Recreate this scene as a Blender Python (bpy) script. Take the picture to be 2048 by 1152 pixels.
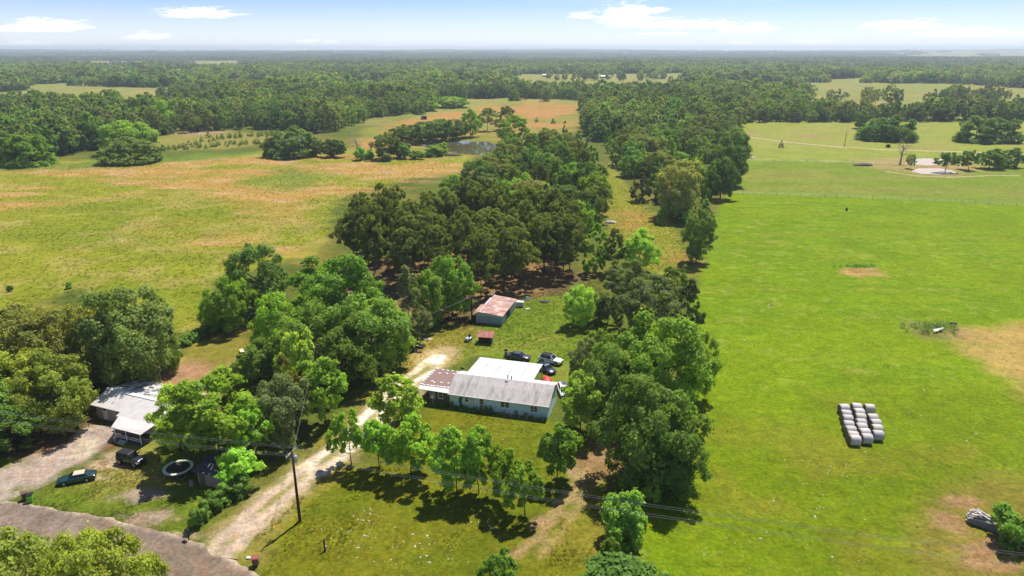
import bpy, math, random
import numpy as np
R=math.radians
for o in list(bpy.data.objects): bpy.data.objects.remove(o)
scene=bpy.context.scene
ROOT=scene.collection
# ------------------------------------------------------------------ camera
CAMH=50.0; PITCH=R(18.74); FPX=1409.0
cd=bpy.data.cameras.new('camera'); cam=bpy.data.objects.new('camera',cd); ROOT.objects.link(cam)
cam.location=(0,0,CAMH); cam.rotation_euler=(math.pi/2-PITCH,0,0)
cd.sensor_width=36; cd.lens=36*FPX/2048; cd.clip_start=0.5; cd.clip_end=60000
scene.camera=cam
# ------------------------------------------------------------------ sun, sky, exposure
SUN_EL=R(62); SUN_AZ=math.atan2(0.50,0.87)      # azimuth from +Y towards +X
sd=bpy.data.lights.new('sun','SUN'); sun=bpy.data.objects.new('sun',sd); ROOT.objects.link(sun)
sd.energy=4.9; sd.angle=R(0.53); sd.color=(1.0,0.955,0.88)
sun.rotation_euler=(math.pi/2-SUN_EL,0,math.pi-SUN_AZ); sun.location=(0,0,300)
w=bpy.data.worlds.new('World'); scene.world=w; w.use_nodes=True
nt=w.node_tree; N=nt.nodes; LK=nt.links
bg=N['Background']
sky=N.new('ShaderNodeTexSky'); sky.sky_type='NISHITA'; sky.sun_disc=False
sky.sun_elevation=SUN_EL; sky.sun_rotation=SUN_AZ
sky.air_density=0.75; sky.dust_density=0.08; sky.ozone_density=8.0; sky.altitude=300
def wmath(op,a,b=None,c=None,clamp=False):
    n=N.new('ShaderNodeMath'); n.operation=op; n.use_clamp=clamp
    for i,s in enumerate((a,b,c)):
        if s is None: continue
        if isinstance(s,(int,float)): n.inputs[i].default_value=s
        else: LK.new(s,n.inputs[i])
    return n.outputs[0]
tc=N.new('ShaderNodeTexCoord'); sep=N.new('ShaderNodeSeparateXYZ'); LK.new(tc.outputs['Generated'],sep.inputs[0])
dx,dy,dz=sep.outputs
azi=wmath('ARCTAN2',dx,dy)                      # 0 straight ahead
ele=dz
comb=N.new('ShaderNodeCombineXYZ'); LK.new(wmath('MULTIPLY',azi,9.0),comb.inputs[0]); LK.new(wmath('MULTIPLY',ele,52.0),comb.inputs[1])
def wnoise(scale,detail,rough,off):
    m=N.new('ShaderNodeVectorMath'); m.operation='ADD'; LK.new(comb.outputs[0],m.inputs[0]); m.inputs[1].default_value=off
    n=N.new('ShaderNodeTexNoise'); n.inputs['Scale'].default_value=scale; n.inputs['Detail'].default_value=detail; n.inputs['Roughness'].default_value=rough
    LK.new(m.outputs[0],n.inputs['Vector']); return n.outputs['Fac']
edge=wmath('ADD',wmath('MULTIPLY',wnoise(3.0,3,0.6,(3,1,0)),.45),wmath('MULTIPLY',wnoise(8.5,7,0.66,(7,1,0)),.55))
def cloud(px,py,wx,wy):                         # one cumulus bank: direction and half size in picture pixels -> radians
    a0=math.atan2(px-1024,FPX*math.cos(PITCH)+ (576-py)*math.sin(PITCH)); e0=(98-py)/FPX*0.93
    a1=wmath('DIVIDE',wmath('SUBTRACT',azi,a0),wx/FPX*0.8)
    d=wmath('SUBTRACT',ele,e0)
    up=wmath('DIVIDE',d,wy/FPX); dn=wmath('DIVIDE',d,-wy*0.45/FPX)
    e1=wmath('MAXIMUM',up,dn)
    r=wmath('SQRT',wmath('ADD',wmath('MULTIPLY',a1,a1),wmath('MULTIPLY',e1,e1)))
    return wmath('SUBTRACT',1.0,r)
acc=None
for c in [(1255,44,85,34),(1380,56,150,16),(1500,64,75,15),(1165,38,40,9),(1310,27,40,8),(400,38,95,15),(110,62,80,18),(30,68,110,10),
          (292,78,60,12),(612,84,42,7),(660,86,26,5),(775,92,40,5),(1810,62,110,15),(1930,74,130,13),(1330,70,80,6),(1620,86,60,6),(1490,88,50,5),(940,92,40,4),
          (55,90,60,6)]:
    m=cloud(*c); acc=m if acc is None else wmath('MAXIMUM',acc,m)
# the same fair weather clouds go on outside the frame and higher up
gen=wmath('MULTIPLY',wmath('SUBTRACT',wnoise(0.42,5,0.55,(40,9,2)),0.60),5.0)
far_=wmath('MAXIMUM',wmath('MULTIPLY',wmath('SUBTRACT',wmath('ABSOLUTE',azi),0.72),6.0,None,True),wmath('MULTIPLY',wmath('SUBTRACT',ele,0.085),14.0,None,True))
gen=wmath('SUBTRACT',gen,wmath('MULTIPLY',wmath('SUBTRACT',1.0,far_),2.0))
acc=wmath('MAXIMUM',acc,gen)
dens=wmath('ADD',acc,wmath('MULTIPLY',wmath('SUBTRACT',edge,0.5),3.2))
cl=wmath('MULTIPLY',wmath('SMOOTH_MIN',wmath('MULTIPLY',dens,2.1,None,True),0.85,0.2),1.0,None,True)
cirr=wmath('MULTIPLY',wmath('SUBTRACT',wnoise(0.55,4,0.6,(11,4,7)),0.48),0.9,None,True)
cl=wmath('MAXIMUM',cl,wmath('MULTIPLY',cirr,0.55)); cl=wmath('MAXIMUM',cl,wmath('MULTIPLY',wmath('SUBTRACT',1.0,wmath('DIVIDE',wmath('MAXIMUM',ele,0.0),0.055),None,True),0.55))
mixc=N.new('ShaderNodeMix'); mixc.data_type='RGBA'
LK.new(cl,mixc.inputs['Factor']); 
CLOUD=mixc.inputs['B']; CLOUD.default_value=(9.2,9.2,9.3,1)
tn=N.new('ShaderNodeVectorMath'); tn.operation='MULTIPLY'; LK.new(sky.outputs[0],tn.inputs[0]); tn.inputs[1].default_value=(1.03,.945,1.0); LK.new(tn.outputs[0],mixc.inputs['A']); LK.new(mixc.outputs['Result'],bg.inputs['Color'])
bg.inputs['Strength'].default_value=0.098
scene.view_settings.view_transform='Standard'; scene.view_settings.look='None'
scene.view_settings.exposure=0.48; scene.view_settings.gamma=1.0; scene.view_settings.use_curve_mapping=False
cy=scene.cycles
scene.render.engine='CYCLES'
cy.max_bounces=5; cy.diffuse_bounces=4; cy.glossy_bounces=2; cy.transmission_bounces=3; cy.transparent_max_bounces=4; cy.volume_bounces=0
cy.caustics_reflective=False; cy.caustics_refractive=False; cy.use_denoising=True; cy.denoiser='OPENIMAGEDENOISE'; cy.denoising_input_passes='RGB_ALBEDO_NORMAL'; cy.denoising_prefilter='ACCURATE'; cy.use_adaptive_sampling=True; cy.adaptive_threshold=0.02
cy.sample_clamp_indirect=6
# ------------------------------------------------------------------ geometry of the view -> world
CP,SP=math.cos(PITCH),math.sin(PITCH)
def at(px,py,z=0.0):
    u=px-1024; v=py-576; t=(z-CAMH)/-(FPX*SP+v*CP)
    return (u*t,(FPX*CP-v*SP)*t)
def proj(x,y,z):
    zz=z-CAMH; d=y*CP-zz*SP
    return 1024+FPX*x/d, 576-FPX*(y*SP+zz*CP)/d
def pxm(x,y,z=0): return FPX/(y*CP-(z-CAMH)*SP)
def height_to(x,y,pt):
    lo,hi=0.0,45.0
    for _ in range(40):
        m=(lo+hi)/2
        if proj(x,y,m)[1]>pt: lo=m
        else: hi=m
    return lo
# ------------------------------------------------------------------ noise and masks in numpy
_rs=np.random.RandomState(5); _T=_rs.rand(256,256).astype(np.float64)
def vnoise(x,y):
    xi=np.floor(x).astype(int); yi=np.floor(y).astype(int); fx=x-xi; fy=y-yi
    fx=fx*fx*(3-2*fx); fy=fy*fy*(3-2*fy)
    a=_T[xi%256,yi%256]; b=_T[(xi+1)%256,yi%256]; c=_T[xi%256,(yi+1)%256]; d=_T[(xi+1)%256,(yi+1)%256]
    return a*(1-fx)*(1-fy)+b*fx*(1-fy)+c*(1-fx)*fy+d*fx*fy
def fbm(x,y,s,o=4,seed=0):
    t=0;a=0.5;k=1.0/s;n=0
    for i in range(o):
        t=t+a*vnoise(x*k+seed*17.3+i*31.7,y*k+seed*9.1+i*13.3); n+=a; a*=0.55; k*=2.03
    return t/n
def sstep(a,b,x):
    t=np.clip((x-a)/(b-a),0,1); return t*t*(3-2*t)
def polymask(x,y,poly,feather,jit=0.0,seed=1):
    P=np.array([at(*p) for p in poly]); f=feather+jit+1
    out=np.zeros_like(x)
    idx=np.where((x>P[:,0].min()-f)&(x<P[:,0].max()+f)&(y>P[:,1].min()-f)&(y<P[:,1].max()+f))[0]
    if len(idx)==0: return out
    X=x[idx];Y=y[idx]; ins=np.zeros(len(idx),bool); dm=np.full(len(idx),1e9)
    for i in range(len(P)):
        ax,ay=P[i]; bx,by=P[(i+1)%len(P)]
        c=((ay>Y)!=(by>Y))&(X<(bx-ax)*(Y-ay)/((by-ay) if by!=ay else 1e-9)+ax); ins^=c
        ex,ey=bx-ax,by-ay; t=np.clip(((X-ax)*ex+(Y-ay)*ey)/(ex*ex+ey*ey+1e-9),0,1)
        dm=np.minimum(dm,(X-ax-t*ex)**2+(Y-ay-t*ey)**2)
    sdst=np.where(ins,1,-1)*np.sqrt(dm)
    if jit: sdst=sdst+(fbm(X,Y,max(jit*2.5,1.5),4,seed)-0.5)*4*jit
    out[idx]=sstep(-feather,feather,sdst); return out
def linemask(x,y,pts,half,feather,jit=0.5,seed=2):
    P=np.array([at(*p) for p in pts]); out=np.zeros_like(x); f=half+feather+2*jit+1
    idx=np.where((x>P[:,0].min()-f)&(x<P[:,0].max()+f)&(y>P[:,1].min()-f)&(y<P[:,1].max()+f))[0]
    if len(idx)==0: return out
    X=x[idx];Y=y[idx]; dm=np.full(len(idx),1e9)
    for i in range(len(P)-1):
        ax,ay=P[i]; ex,ey=P[i+1]-P[i]; t=np.clip(((X-ax)*ex+(Y-ay)*ey)/(ex*ex+ey*ey),0,1)
        dm=np.minimum(dm,(X-ax-t*ex)**2+(Y-ay-t*ey)**2)
    d=np.sqrt(dm)+(fbm(X,Y,max(1.5,jit*2.5),4,seed)-0.5)*4*jit
    out[idx]=1-sstep(half-feather,half+feather,d); return out
def spot(x,y,px,py,rx,ry,f=0.5,seed=3):
    cx,cy_=at(px,py); out=np.zeros_like(x)
    idx=np.where((abs(x-cx)<rx*2.2+1)&(abs(y-cy_)<ry*2.2+1))[0]
    if len(idx)==0: return out
    X=x[idx];Y=y[idx]; d=np.sqrt(((X-cx)/rx)**2+((Y-cy_)/ry)**2)+(fbm(X,Y,min(rx,ry)*0.9,4,seed)-0.5)*1.5
    out[idx]=1-sstep(1-f,1+f,d); return out
GK=1.9
HAZE=0.00014
def S(r,g,b):
    f=lambda c:(c/255/12.92 if c<10 else ((c/255+0.055)/1.055)**2.4)
    return np.array([f(r),f(g),f(b)])/GK
def lerp(c,t,m): return c*(1-m[:,None])+np.asarray(t)*m[:,None]
DRIVE=[(425,1125),(470,1068),(530,1018),(600,958),(655,920),(700,884),(738,845),(775,800),(812,766),(858,738),(885,706)]
LEFTDRIVE=[(-60,985),(20,965),(90,930),(150,905),(205,870),(235,845)]
def ground_col(x,y):
    x=np.asarray(x,float);y=np.asarray(y,float); n=len(x)
    n1=fbm(x,y,40,4,1); n2=fbm(x,y,9,4,2); n3=fbm(x,y,2.2,3,3); n4=fbm(x*0.35,y,14,5,4); n5=fbm(x*0.4,y,5,4,8)
    c=np.tile(S(112,126,50),(n,1)); c=lerp(c,S(150,140,66),sstep(.45,.7,n1)*.7)
    # distant clearings: pale dry pasture
    farm=sstep(430,620,y); c=lerp(c,S(165,172,86),farm*.9); c=lerp(c,S(190,170,100),farm*sstep(.5,.7,n1)*.7)
    # left hay field
    fld=polymask(x,y,[(-900,900),(-900,332),(0,330),(200,318),(330,322),(560,300),(960,296),(940,330),(870,345),(680,390),(640,500),(420,560),(380,690),(300,640),(150,560),(0,700)],3,3)
    g=S(164,170,50); c=lerp(c,g,fld); c=lerp(c,S(146,160,42),fld*sstep(.42,.62,n4)*.8); c=lerp(c,S(194,180,98),fld*sstep(.5,.68,n2)*.6)
    orm=polymask(x,y,[(-200,440),(-200,345),(120,338),(330,326),(560,308),(930,306),(900,350),(700,385),(600,410),(560,440),(440,405),(300,392),(150,400),(30,425)],14,10,4)
    orm2=polymask(x,y,[(300,450),(440,470),(640,500),(650,530),(500,520),(330,500)],12,8,5)
    oran=np.clip(orm*sstep(.41,.56,n4*.65+n5*.35)+orm2*sstep(.52,.62,n4)*.7,0,1)
    c=lerp(c,S(220,174,98),oran*.8); c=lerp(c,S(222,188,138),oran*sstep(.55,.7,n5)*.7)
    c=lerp(c,S(130,156,56),polymask(x,y,[(530,345),(600,325),(640,355),(600,385),(540,375)],10,8)*.8)
    c=lerp(c,S(128,158,58),polymask(x,y,[(-200,336),(0,333),(200,322),(560,300),(560,306),(330,326),(120,340),(-200,352)],6,5)*.8)
    md=polymask(x,y,[(700,300),(720,262),(860,232),(1000,206),(1170,206),(1150,262),(1060,285),(990,300)],8,6)
    c=lerp(c,S(158,160,72),md); c=lerp(c,S(210,160,92),md*sstep(.42,.58,n1*.5+n4*.5)*.9)
    c=lerp(c,S(135,158,60),polymask(x,y,[(830,300),(900,275),(1000,262),(1010,300),(900,312)],8,5)*.8)
    sap=polymask(x,y,[(300,300),(310,270),(430,262),(540,268),(560,285),(440,300)],6,4); c=lerp(c,S(165,160,80),sap); c=lerp(c,S(190,165,130),spot(x,y,405,264,14,14))
    # right hand pasture
    pas=polymask(x,y,[(1476,232),(1478,330),(1458,378),(1425,450),(1400,540),(1385,620),(1410,760),(1390,880),(1330,960),(1280,1010),(1210,1110),(1180,1300),(2700,1400),(2700,232)],1.5,1.2)
    c=lerp(c,S(132,166,18),pas); c=lerp(c,S(160,174,44),pas*sstep(.55,.66,n5)*.35); c=lerp(c,S(124,156,22),pas*sstep(.55,.95,.5+.5*np.sin((x*.10+y*.99)*1.15+n1*9))*.4); c=lerp(c,S(186,186,96),pas*sstep(.66,.74,n3)*.4); c=lerp(c,S(156,180,26),pas*sstep(.45,.65,n4)*.7); c=lerp(c,S(116,152,12),pas*sstep(.50,.70,n4)*.5)
    low=polymask(x,y,[(1400,850),(1180,1300),(2700,1400),(2700,780),(1900,820),(1600,860)],14,8); c=lerp(c,S(126,146,24),low*.7); c=lerp(c,S(150,150,46),low*sstep(.5,.66,n2)*.6)
    up=polymask(x,y,[(1478,322),(1458,384),(1700,392),(2048,408),(2600,430),(2600,342),(1900,335),(1700,322)],2,1.5); c=lerp(c,S(140,164,52),up); c=lerp(c,S(160,164,74),up*sstep(.48,.6,n4)*.7)
    top=polymask(x,y,[(1476,225),(1478,318),(1700,322),(1900,335),(2600,345),(2600,225)],3,2); c=lerp(c,S(166,178,74),top); c=lerp(c,S(180,178,96),top*sstep(.5,.7,n1)*.5)
    for px,py,rx,ry in [(1620,272,10,7),(1500,266,8,9),(1840,296,14,4)]: c=lerp(c,S(186,160,116),spot(x,y,px,py,rx,ry)*.8)
    tan=polymask(x,y,[(1893,662),(1950,652),(2080,648),(2300,660),(2300,860),(2060,800),(1990,740),(1930,700)],3,1.5); c=lerp(c,S(204,176,100),tan); c=lerp(c,S(156,160,66),tan*sstep(.55,.66,n5)*.5)
    br=polymask(x,y,[(1860,1152),(1850,1020),(1880,962),(1960,948),(2070,960),(2200,1000),(2200,1250),(1900,1250)],3,2); c=lerp(c,S(152,142,60),br*.85)
    for px,py,rx,ry in [(1925,1005,2.2,1.2),(1895,1045,1.6,2.2),(2030,1090,3,1.2),(1960,1100,2.2,1.2),(1990,1130,3,1.0)]: c=lerp(c,S(190,150,108),spot(x,y,px,py,rx,ry)*.85)
    c=lerp(c,S(196,170,120),spot(x,y,1862,332,24,20,.5)*.75); c=lerp(c,S(204,172,104),spot(x,y,1728,547,5.0,2.8,.4)*.95); c=lerp(c,S(176,158,110),spot(x,y,1878,664,5.2,4.2,.3)*.5)
    c=lerp(c,S(182,156,84),linemask(x,y,[(1520,470),(1700,466),(2048,480)],1.2,1.2,.8)*.25)
    # front lawn with mowing stripes
    lawn=polymask(x,y,[(740,940),(800,850),(860,815),(1090,842),(1210,870),(1200,1010),(1180,1200),(1150,1400),(480,1400),(540,1120),(530,1060),(600,1010),(680,940)],1.2,.8)
    c=lerp(c,S(136,142,32),lawn); st=0.5+0.5*np.sin((x*0.80+y*0.60)*4.4+n2*5); c=lerp(c,S(154,146,46),lawn*sstep(.5,.9,st)*.45); c=lerp(c,S(116,134,26),lawn*sstep(.48,.66,n2)*.6)
    c=lerp(c,S(166,148,66),polymask(x,y,[(1160,1000),(1225,960),(1290,1010),(1220,1110),(1160,1110),(1100,1080)],2,1.5)*.45)
    for px,py,rx,ry in [(1145,940,.7,1.4),(1090,1046,1.1,1.0),(1033,1105,1.0,.5),(1083,1080,.9,.5),(1128,1030,.5,.7),(1170,955,1.4,1.2),(1150,997,1.2,.5),(1200,915,1.6,1.2),(1065,1050,.5,.7)]:
        c=lerp(c,S(196,164,124),spot(x,y,px,py,rx,ry)*.9)
    c=lerp(c,S(196,172,112),linemask(x,y,[(1030,1118),(1090,1055),(1130,1000),(1170,950),(1205,885)],.55,.45,.4)*.9); c=lerp(c,S(190,168,104),linemask(x,y,[(1080,1112),(1125,1060),(1165,1000),(1200,950)],.45,.45,.4)*.85)
    shd=polymask(x,y,[(1180,860),(1250,870),(1260,950),(1190,960),(1150,920)],1.5,1.2); c=lerp(c,S(176,138,98),shd*.75*sstep(.38,.55,n3*.5+n2*.5))
    # ground behind the house
    bk=polymask(x,y,[(880,735),(900,690),(960,655),(1000,600),(1180,570),(1240,640),(1210,740),(1130,790),(1090,740),(960,712)],1.5,1); c=lerp(c,S(132,156,46),bk); c=lerp(c,S(164,168,72),bk*sstep(.5,.62,n3*.5+n2*.5)*.55)
    fl=polymask(x,y,[(640,560),(700,520),(900,500),(1080,520),(1190,545),(1165,582),(1040,598),(940,650),(880,640),(800,650)],2.5,2); c=lerp(c,S(136,118,78),fl); c=lerp(c,S(176,138,90),fl*sstep(.5,.62,n2)*.7); c=lerp(c,S(132,136,60),fl*sstep(.52,.64,n1*.4+n3*.6)*.6)
    st2=polymask(x,y,[(1205,330),(1230,340),(1270,400),(1330,440),(1360,470),(1365,530),(1385,548),(1330,560),(1260,520),(1220,460),(1200,380)],2,1.5); c=lerp(c,S(164,166,62),st2); c=lerp(c,S(208,164,96),np.clip(spot(x,y,1335,525,7,9,.6)+spot(x,y,1255,440,6,14,.6)+spot(x,y,1300,430,5,8,.6),0,1)*sstep(.42,.58,n3*.5+n2*.5)*.7)
    # around the drives
    vg=polymask(x,y,[(395,1115),(440,1075),(560,960),(640,880),(720,800),(770,760),(830,700),(880,655),(955,655),(940,700),(905,735),(870,740),(800,800),(745,870),(720,905),(600,1010),(540,1070),(530,1130)],1.5,1.2)
    c=lerp(c,S(182,164,80),vg*.9); c=lerp(c,S(150,150,52),vg*sstep(.45,.6,n2)*.7)
    ly=polymask(x,y,[(60,1010),(190,940),(240,880),(330,880),(420,960),(480,960),(420,1050),(380,1085),(280,1040),(120,1020)],1.2,1.0); c=lerp(c,S(128,148,44),ly); c=lerp(c,S(186,172,94),ly*polymask(x,y,[(190,950),(240,885),(310,930),(330,960),(250,985)],3,2)*.85)
    for px,py,rx,ry,col in [(285,990,2.6,1.3,(190,170,150)),(300,1035,2.6,1.3,(206,182,156)),(215,930,2.6,1.0,(222,198,160)),(230,915,2.2,1.3,(222,200,164)),(345,1072,2.8,.5,(220,200,160)),(200,955,1.4,.6,(214,196,150)),(270,1070,1.4,.4,(210,190,150))]:
        c=lerp(c,S(*col),spot(x,y,px,py,rx,ry)*.95)
    ly2=polymask(x,y,[(320,800),(330,740),(390,680),(500,640),(520,720),(480,770),(400,800)],2,1.5); c=lerp(c,S(158,152,62),ly2); c=lerp(c,S(190,160,100),ly2*sstep(.48,.6,n2)*.7)
    c=lerp(c,S(204,160,122),spot(x,y,365,752,4.5,4)*.9); c=lerp(c,S(184,166,100),linemask(x,y,[(350,700),(430,668),(500,650)],.5,.5,.4)*.8)
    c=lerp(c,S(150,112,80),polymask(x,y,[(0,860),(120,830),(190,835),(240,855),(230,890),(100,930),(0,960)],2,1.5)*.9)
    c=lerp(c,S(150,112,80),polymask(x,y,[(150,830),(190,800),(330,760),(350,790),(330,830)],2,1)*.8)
    c=lerp(c,S(140,154,54),polymask(x,y,[(0,920),(40,915),(55,940),(20,970),(-40,975)],.8,.6))
    # soft pale shoulders of the gravel
    c=lerp(c,S(232,210,170),linemask(x,y,DRIVE,2.6,1.2,.9)*.55)
    c=lerp(c,S(236,216,176),polymask(x,y,[(770,800),(800,760),(845,735),(880,732),(862,742),(838,770),(836,795),(800,810)],1.0,.8)*.8)
    c=lerp(c,S(230,204,150),spot(x,y,862,715,3,3.5)*.65)
    return np.clip(c,0.004,0.8)
POND=[(840,288),(880,283),(930,281),(975,282),(990,290),(985,302),(955,307),(925,305),(900,300),(875,296)]
PONDA=[(1812,326),(1825,318),(1850,316),(1880,317),(1900,322),(1890,328),(1850,329)]
PONDB=[(1822,340),(1840,336),(1880,336),(1905,341),(1912,346),(1880,347),(1845,346)]
def terrain(x,y):
    x=np.asarray(x,float);y=np.asarray(y,float)
    a=sstep(900,2600,y); b=sstep(3500,10500,y)
    h=a*(fbm(x,y,900,3,11)-0.45)*16+b*(fbm(x,y*1.6,2600,3,12)-.30)*78+b*4
    m=np.zeros_like(x)
    for p,d,f in ((POND,1.6,6),(PONDA,.8,2.5),(PONDB,.8,2.5)): m=m-polymask(x,y,p,f)*d
    mound=spot(x,y,1720,540,4.6,2.2,.6)*.5+spot(x,y,1878,662,4.0,2.6,.6)*.4
    return h+m+mound
# ------------------------------------------------------------------ materials
MATS={}
def nodes_of(m):
    m.use_nodes=True; return m.node_tree.nodes,m.node_tree.links
def mat(name,col,rough=.7,metal=0.0,spec=.3,var=.18,scale=3.0,stretch=(1,1,1),col2=None,thr=(.45,.65),bump=0.0,trans=0.0,coat=0.0,tint=False):
    if name in MATS: return MATS[name]
    m=bpy.data.materials.new(name); n,l=nodes_of(m); b=n['Principled BSDF']
    b.inputs['Roughness'].default_value=rough; b.inputs['Metallic'].default_value=metal; b.inputs['Specular IOR Level'].default_value=spec
    if coat: b.inputs['Coat Weight'].default_value=coat; b.inputs['Coat Roughness'].default_value=.08
    tc=n.new('ShaderNodeTexCoord'); mp=n.new('ShaderNodeMapping'); mp.inputs['Scale'].default_value=stretch; l.new(tc.outputs['Object'],mp.inputs[0])
    nz=n.new('ShaderNodeTexNoise'); nz.inputs['Scale'].default_value=scale; nz.inputs['Detail'].default_value=6; nz.inputs['Roughness'].default_value=.6; l.new(mp.outputs[0],nz.inputs['Vector'])
    base=None
    if col2 is not None:
        mr=n.new('ShaderNodeMapRange'); mr.inputs['From Min'].default_value=thr[0]; mr.inputs['From Max'].default_value=thr[1]; l.new(nz.outputs['Fac'],mr.inputs['Value'])
        mx=n.new('ShaderNodeMix'); mx.data_type='RGBA'; mx.inputs['A'].default_value=(*col,1); mx.inputs['B'].default_value=(*col2,1); l.new(mr.outputs[0],mx.inputs['Factor']); base=mx.outputs['Result']
    nz2=n.new('ShaderNodeTexNoise'); nz2.inputs['Scale'].default_value=scale*3.7; nz2.inputs['Detail'].default_value=4; l.new(mp.outputs[0],nz2.inputs['Vector'])
    mr2=n.new('ShaderNodeMapRange'); mr2.inputs['From Min'].default_value=.25; mr2.inputs['From Max'].default_value=.75; mr2.inputs['To Min'].default_value=1-var; mr2.inputs['To Max'].default_value=1+var; l.new(nz2.outputs['Fac'],mr2.inputs['Value'])
    vm=n.new('ShaderNodeVectorMath'); vm.operation='SCALE'; l.new(mr2.outputs[0],vm.inputs['Scale'])
    if base is None: vm.inputs[0].default_value=col
    else: l.new(base,vm.inputs[0])
    out=vm.outputs[0]
    if tint:
        oi=n.new('ShaderNodeObjectInfo'); v2=n.new('ShaderNodeVectorMath'); v2.operation='MULTIPLY'; l.new(out,v2.inputs[0]); l.new(oi.outputs['Color'],v2.inputs[1]); out=v2.outputs[0]
    l.new(out,b.inputs['Base Color'])
    if bump:
        bp=n.new('ShaderNodeBump'); bp.inputs['Strength'].default_value=bump; bp.inputs['Distance'].default_value=.05; l.new(nz2.outputs['Fac'],bp.inputs['Height']); l.new(bp.outputs[0],b.inputs['Normal'])
    if trans: b.inputs['Transmission Weight'].default_value=trans
    MATS[name]=m; return m
def ground_material():
    m=bpy.data.materials.new('grass_and_earth'); n,l=nodes_of(m); b=n['Principled BSDF']; b.inputs['Roughness'].default_value=.95; b.inputs['Specular IOR Level'].default_value=.05
    at_=n.new('ShaderNodeAttribute'); at_.attribute_name='col'; geo=n.new('ShaderNodeNewGeometry')
    def nz(s,d,r,dist=0):
        t=n.new('ShaderNodeTexNoise'); t.inputs['Scale'].default_value=s; t.inputs['Detail'].default_value=d; t.inputs['Roughness'].default_value=r; t.inputs['Distortion'].default_value=dist; l.new(geo.outputs['Position'],t.inputs['Vector']); return t.outputs['Fac']
    def rng(v,a,b_,c,d):
        q=n.new('ShaderNodeMapRange'); q.inputs['From Min'].default_value=a; q.inputs['From Max'].default_value=b_; q.inputs['To Min'].default_value=c; q.inputs['To Max'].default_value=d; l.new(v,q.inputs['Value']); return q.outputs[0]
    def mul(a,b_):
        q=n.new('ShaderNodeMath'); q.operation='MULTIPLY'; l.new(a,q.inputs[0]); l.new(b_,q.inputs[1]); return q.outputs[0]
    f1=nz(2.2,5,.7,.4); f2=nz(.55,5,.65,.6); f3=nz(.09,4,.6)
    v=mul(mul(rng(f1,.28,.72,.62,1.38),rng(f2,.3,.7,.76,1.24)),rng(f3,.3,.7,.88,1.12))
    vm=n.new('ShaderNodeVectorMath'); vm.operation='SCALE'; l.new(at_.outputs['Color'],vm.inputs[0]); l.new(v,vm.inputs['Scale'])
    tn=n.new('ShaderNodeMix'); tn.data_type='RGBA'; tn.blend_type='MULTIPLY'; tn.inputs['B'].default_value=(1.22,.98,.85,1); l.new(vm.outputs[0],tn.inputs['A']); l.new(rng(nz(.8,6,.7,.5),.48,.66,0,.9),tn.inputs['Factor'])
    l.new(tn.outputs['Result'],b.inputs['Base Color'])
    bp=n.new('ShaderNodeBump'); bp.inputs['Strength'].default_value=.75; bp.inputs['Distance'].default_value=.22; l.new(f1,bp.inputs['Height']); l.new(bp.outputs[0],b.inputs['Normal'])
    return m
GROUND=ground_material()
LEAFGAIN=3.35
def leaf_material(name,ramp=None,instancer=None,gain=None):
    m=bpy.data.materials.new(name); n,l=nodes_of(m); n.remove(n['Principled BSDF']); out=n['Material Output']
    oi=n.new('ShaderNodeObjectInfo'); a=n.new('ShaderNodeAttribute'); a.attribute_name='rnd'
    if ramp:
        cr=n.new('ShaderNodeValToRGB'); cr.color_ramp.interpolation='LINEAR'
        el=cr.color_ramp.elements
        while len(el)<len(ramp): el.new(.5)
        for i,(p,c) in enumerate(ramp): el[i].position=p; el[i].color=(*c,1)
        l.new(oi.outputs['Random'],cr.inputs[0])
        sc_=n.new('ShaderNodeVectorMath'); sc_.operation='SCALE'; sc_.inputs['Scale'].default_value=.011; l.new(oi.outputs['Location'],sc_.inputs[0])
        zz=n.new('ShaderNodeTexNoise'); zz.inputs['Scale'].default_value=1; zz.inputs['Detail'].default_value=3; l.new(sc_.outputs[0],zz.inputs['Vector'])
        q=n.new('ShaderNodeMapRange'); q.inputs['From Min'].default_value=.3; q.inputs['From Max'].default_value=.7; q.inputs['To Min'].default_value=.62; q.inputs['To Max'].default_value=1.4; l.new(zz.outputs['Fac'],q.inputs['Value'])
        v0=n.new('ShaderNodeVectorMath'); v0.operation='SCALE'; l.new(cr.outputs[0],v0.inputs[0]); l.new(q.outputs[0],v0.inputs['Scale']); base=v0.outputs[0]
    elif instancer:
        ia=n.new('ShaderNodeAttribute'); ia.attribute_type='INSTANCER'; ia.attribute_name=instancer; base=ia.outputs['Color']
    else: base=oi.outputs['Color']
    mr=n.new('ShaderNodeMapRange'); mr.inputs['To Min'].default_value=.62*(gain or LEAFGAIN); mr.inputs['To Max'].default_value=1.42*(gain or LEAFGAIN); l.new(a.outputs['Fac'],mr.inputs['Value'])
    vm=n.new('ShaderNodeVectorMath'); vm.operation='SCALE'; l.new(base,vm.inputs[0]); l.new(mr.outputs[0],vm.inputs['Scale'])
    d=n.new('ShaderNodeBsdfDiffuse'); t=n.new('ShaderNodeBsdfTranslucent'); g=n.new('ShaderNodeBsdfGlossy'); g.inputs['Roughness'].default_value=.5
    l.new(vm.outputs[0],d.inputs[0]); 
    v2=n.new('ShaderNodeVectorMath'); v2.operation='MULTIPLY'; l.new(vm.outputs[0],v2.inputs[0]); v2.inputs[1].default_value=(1.0,1.0,.7) if instancer else (1.45,1.3,.45); l.new(v2.outputs[0],t.inputs[0])
    mx=n.new('ShaderNodeMixShader'); mx.inputs[0].default_value=.5; l.new(d.outputs[0],mx.inputs[1]); l.new(t.outputs[0],mx.inputs[2])
    mg=n.new('ShaderNodeMixShader'); mg.inputs[0].default_value=.004; l.new(mx.outputs[0],mg.inputs[1]); l.new(g.outputs[0],mg.inputs[2]); l.new(mg.outputs[0],out.inputs[0])
    return m
LEAF=leaf_material('leaves')
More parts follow.
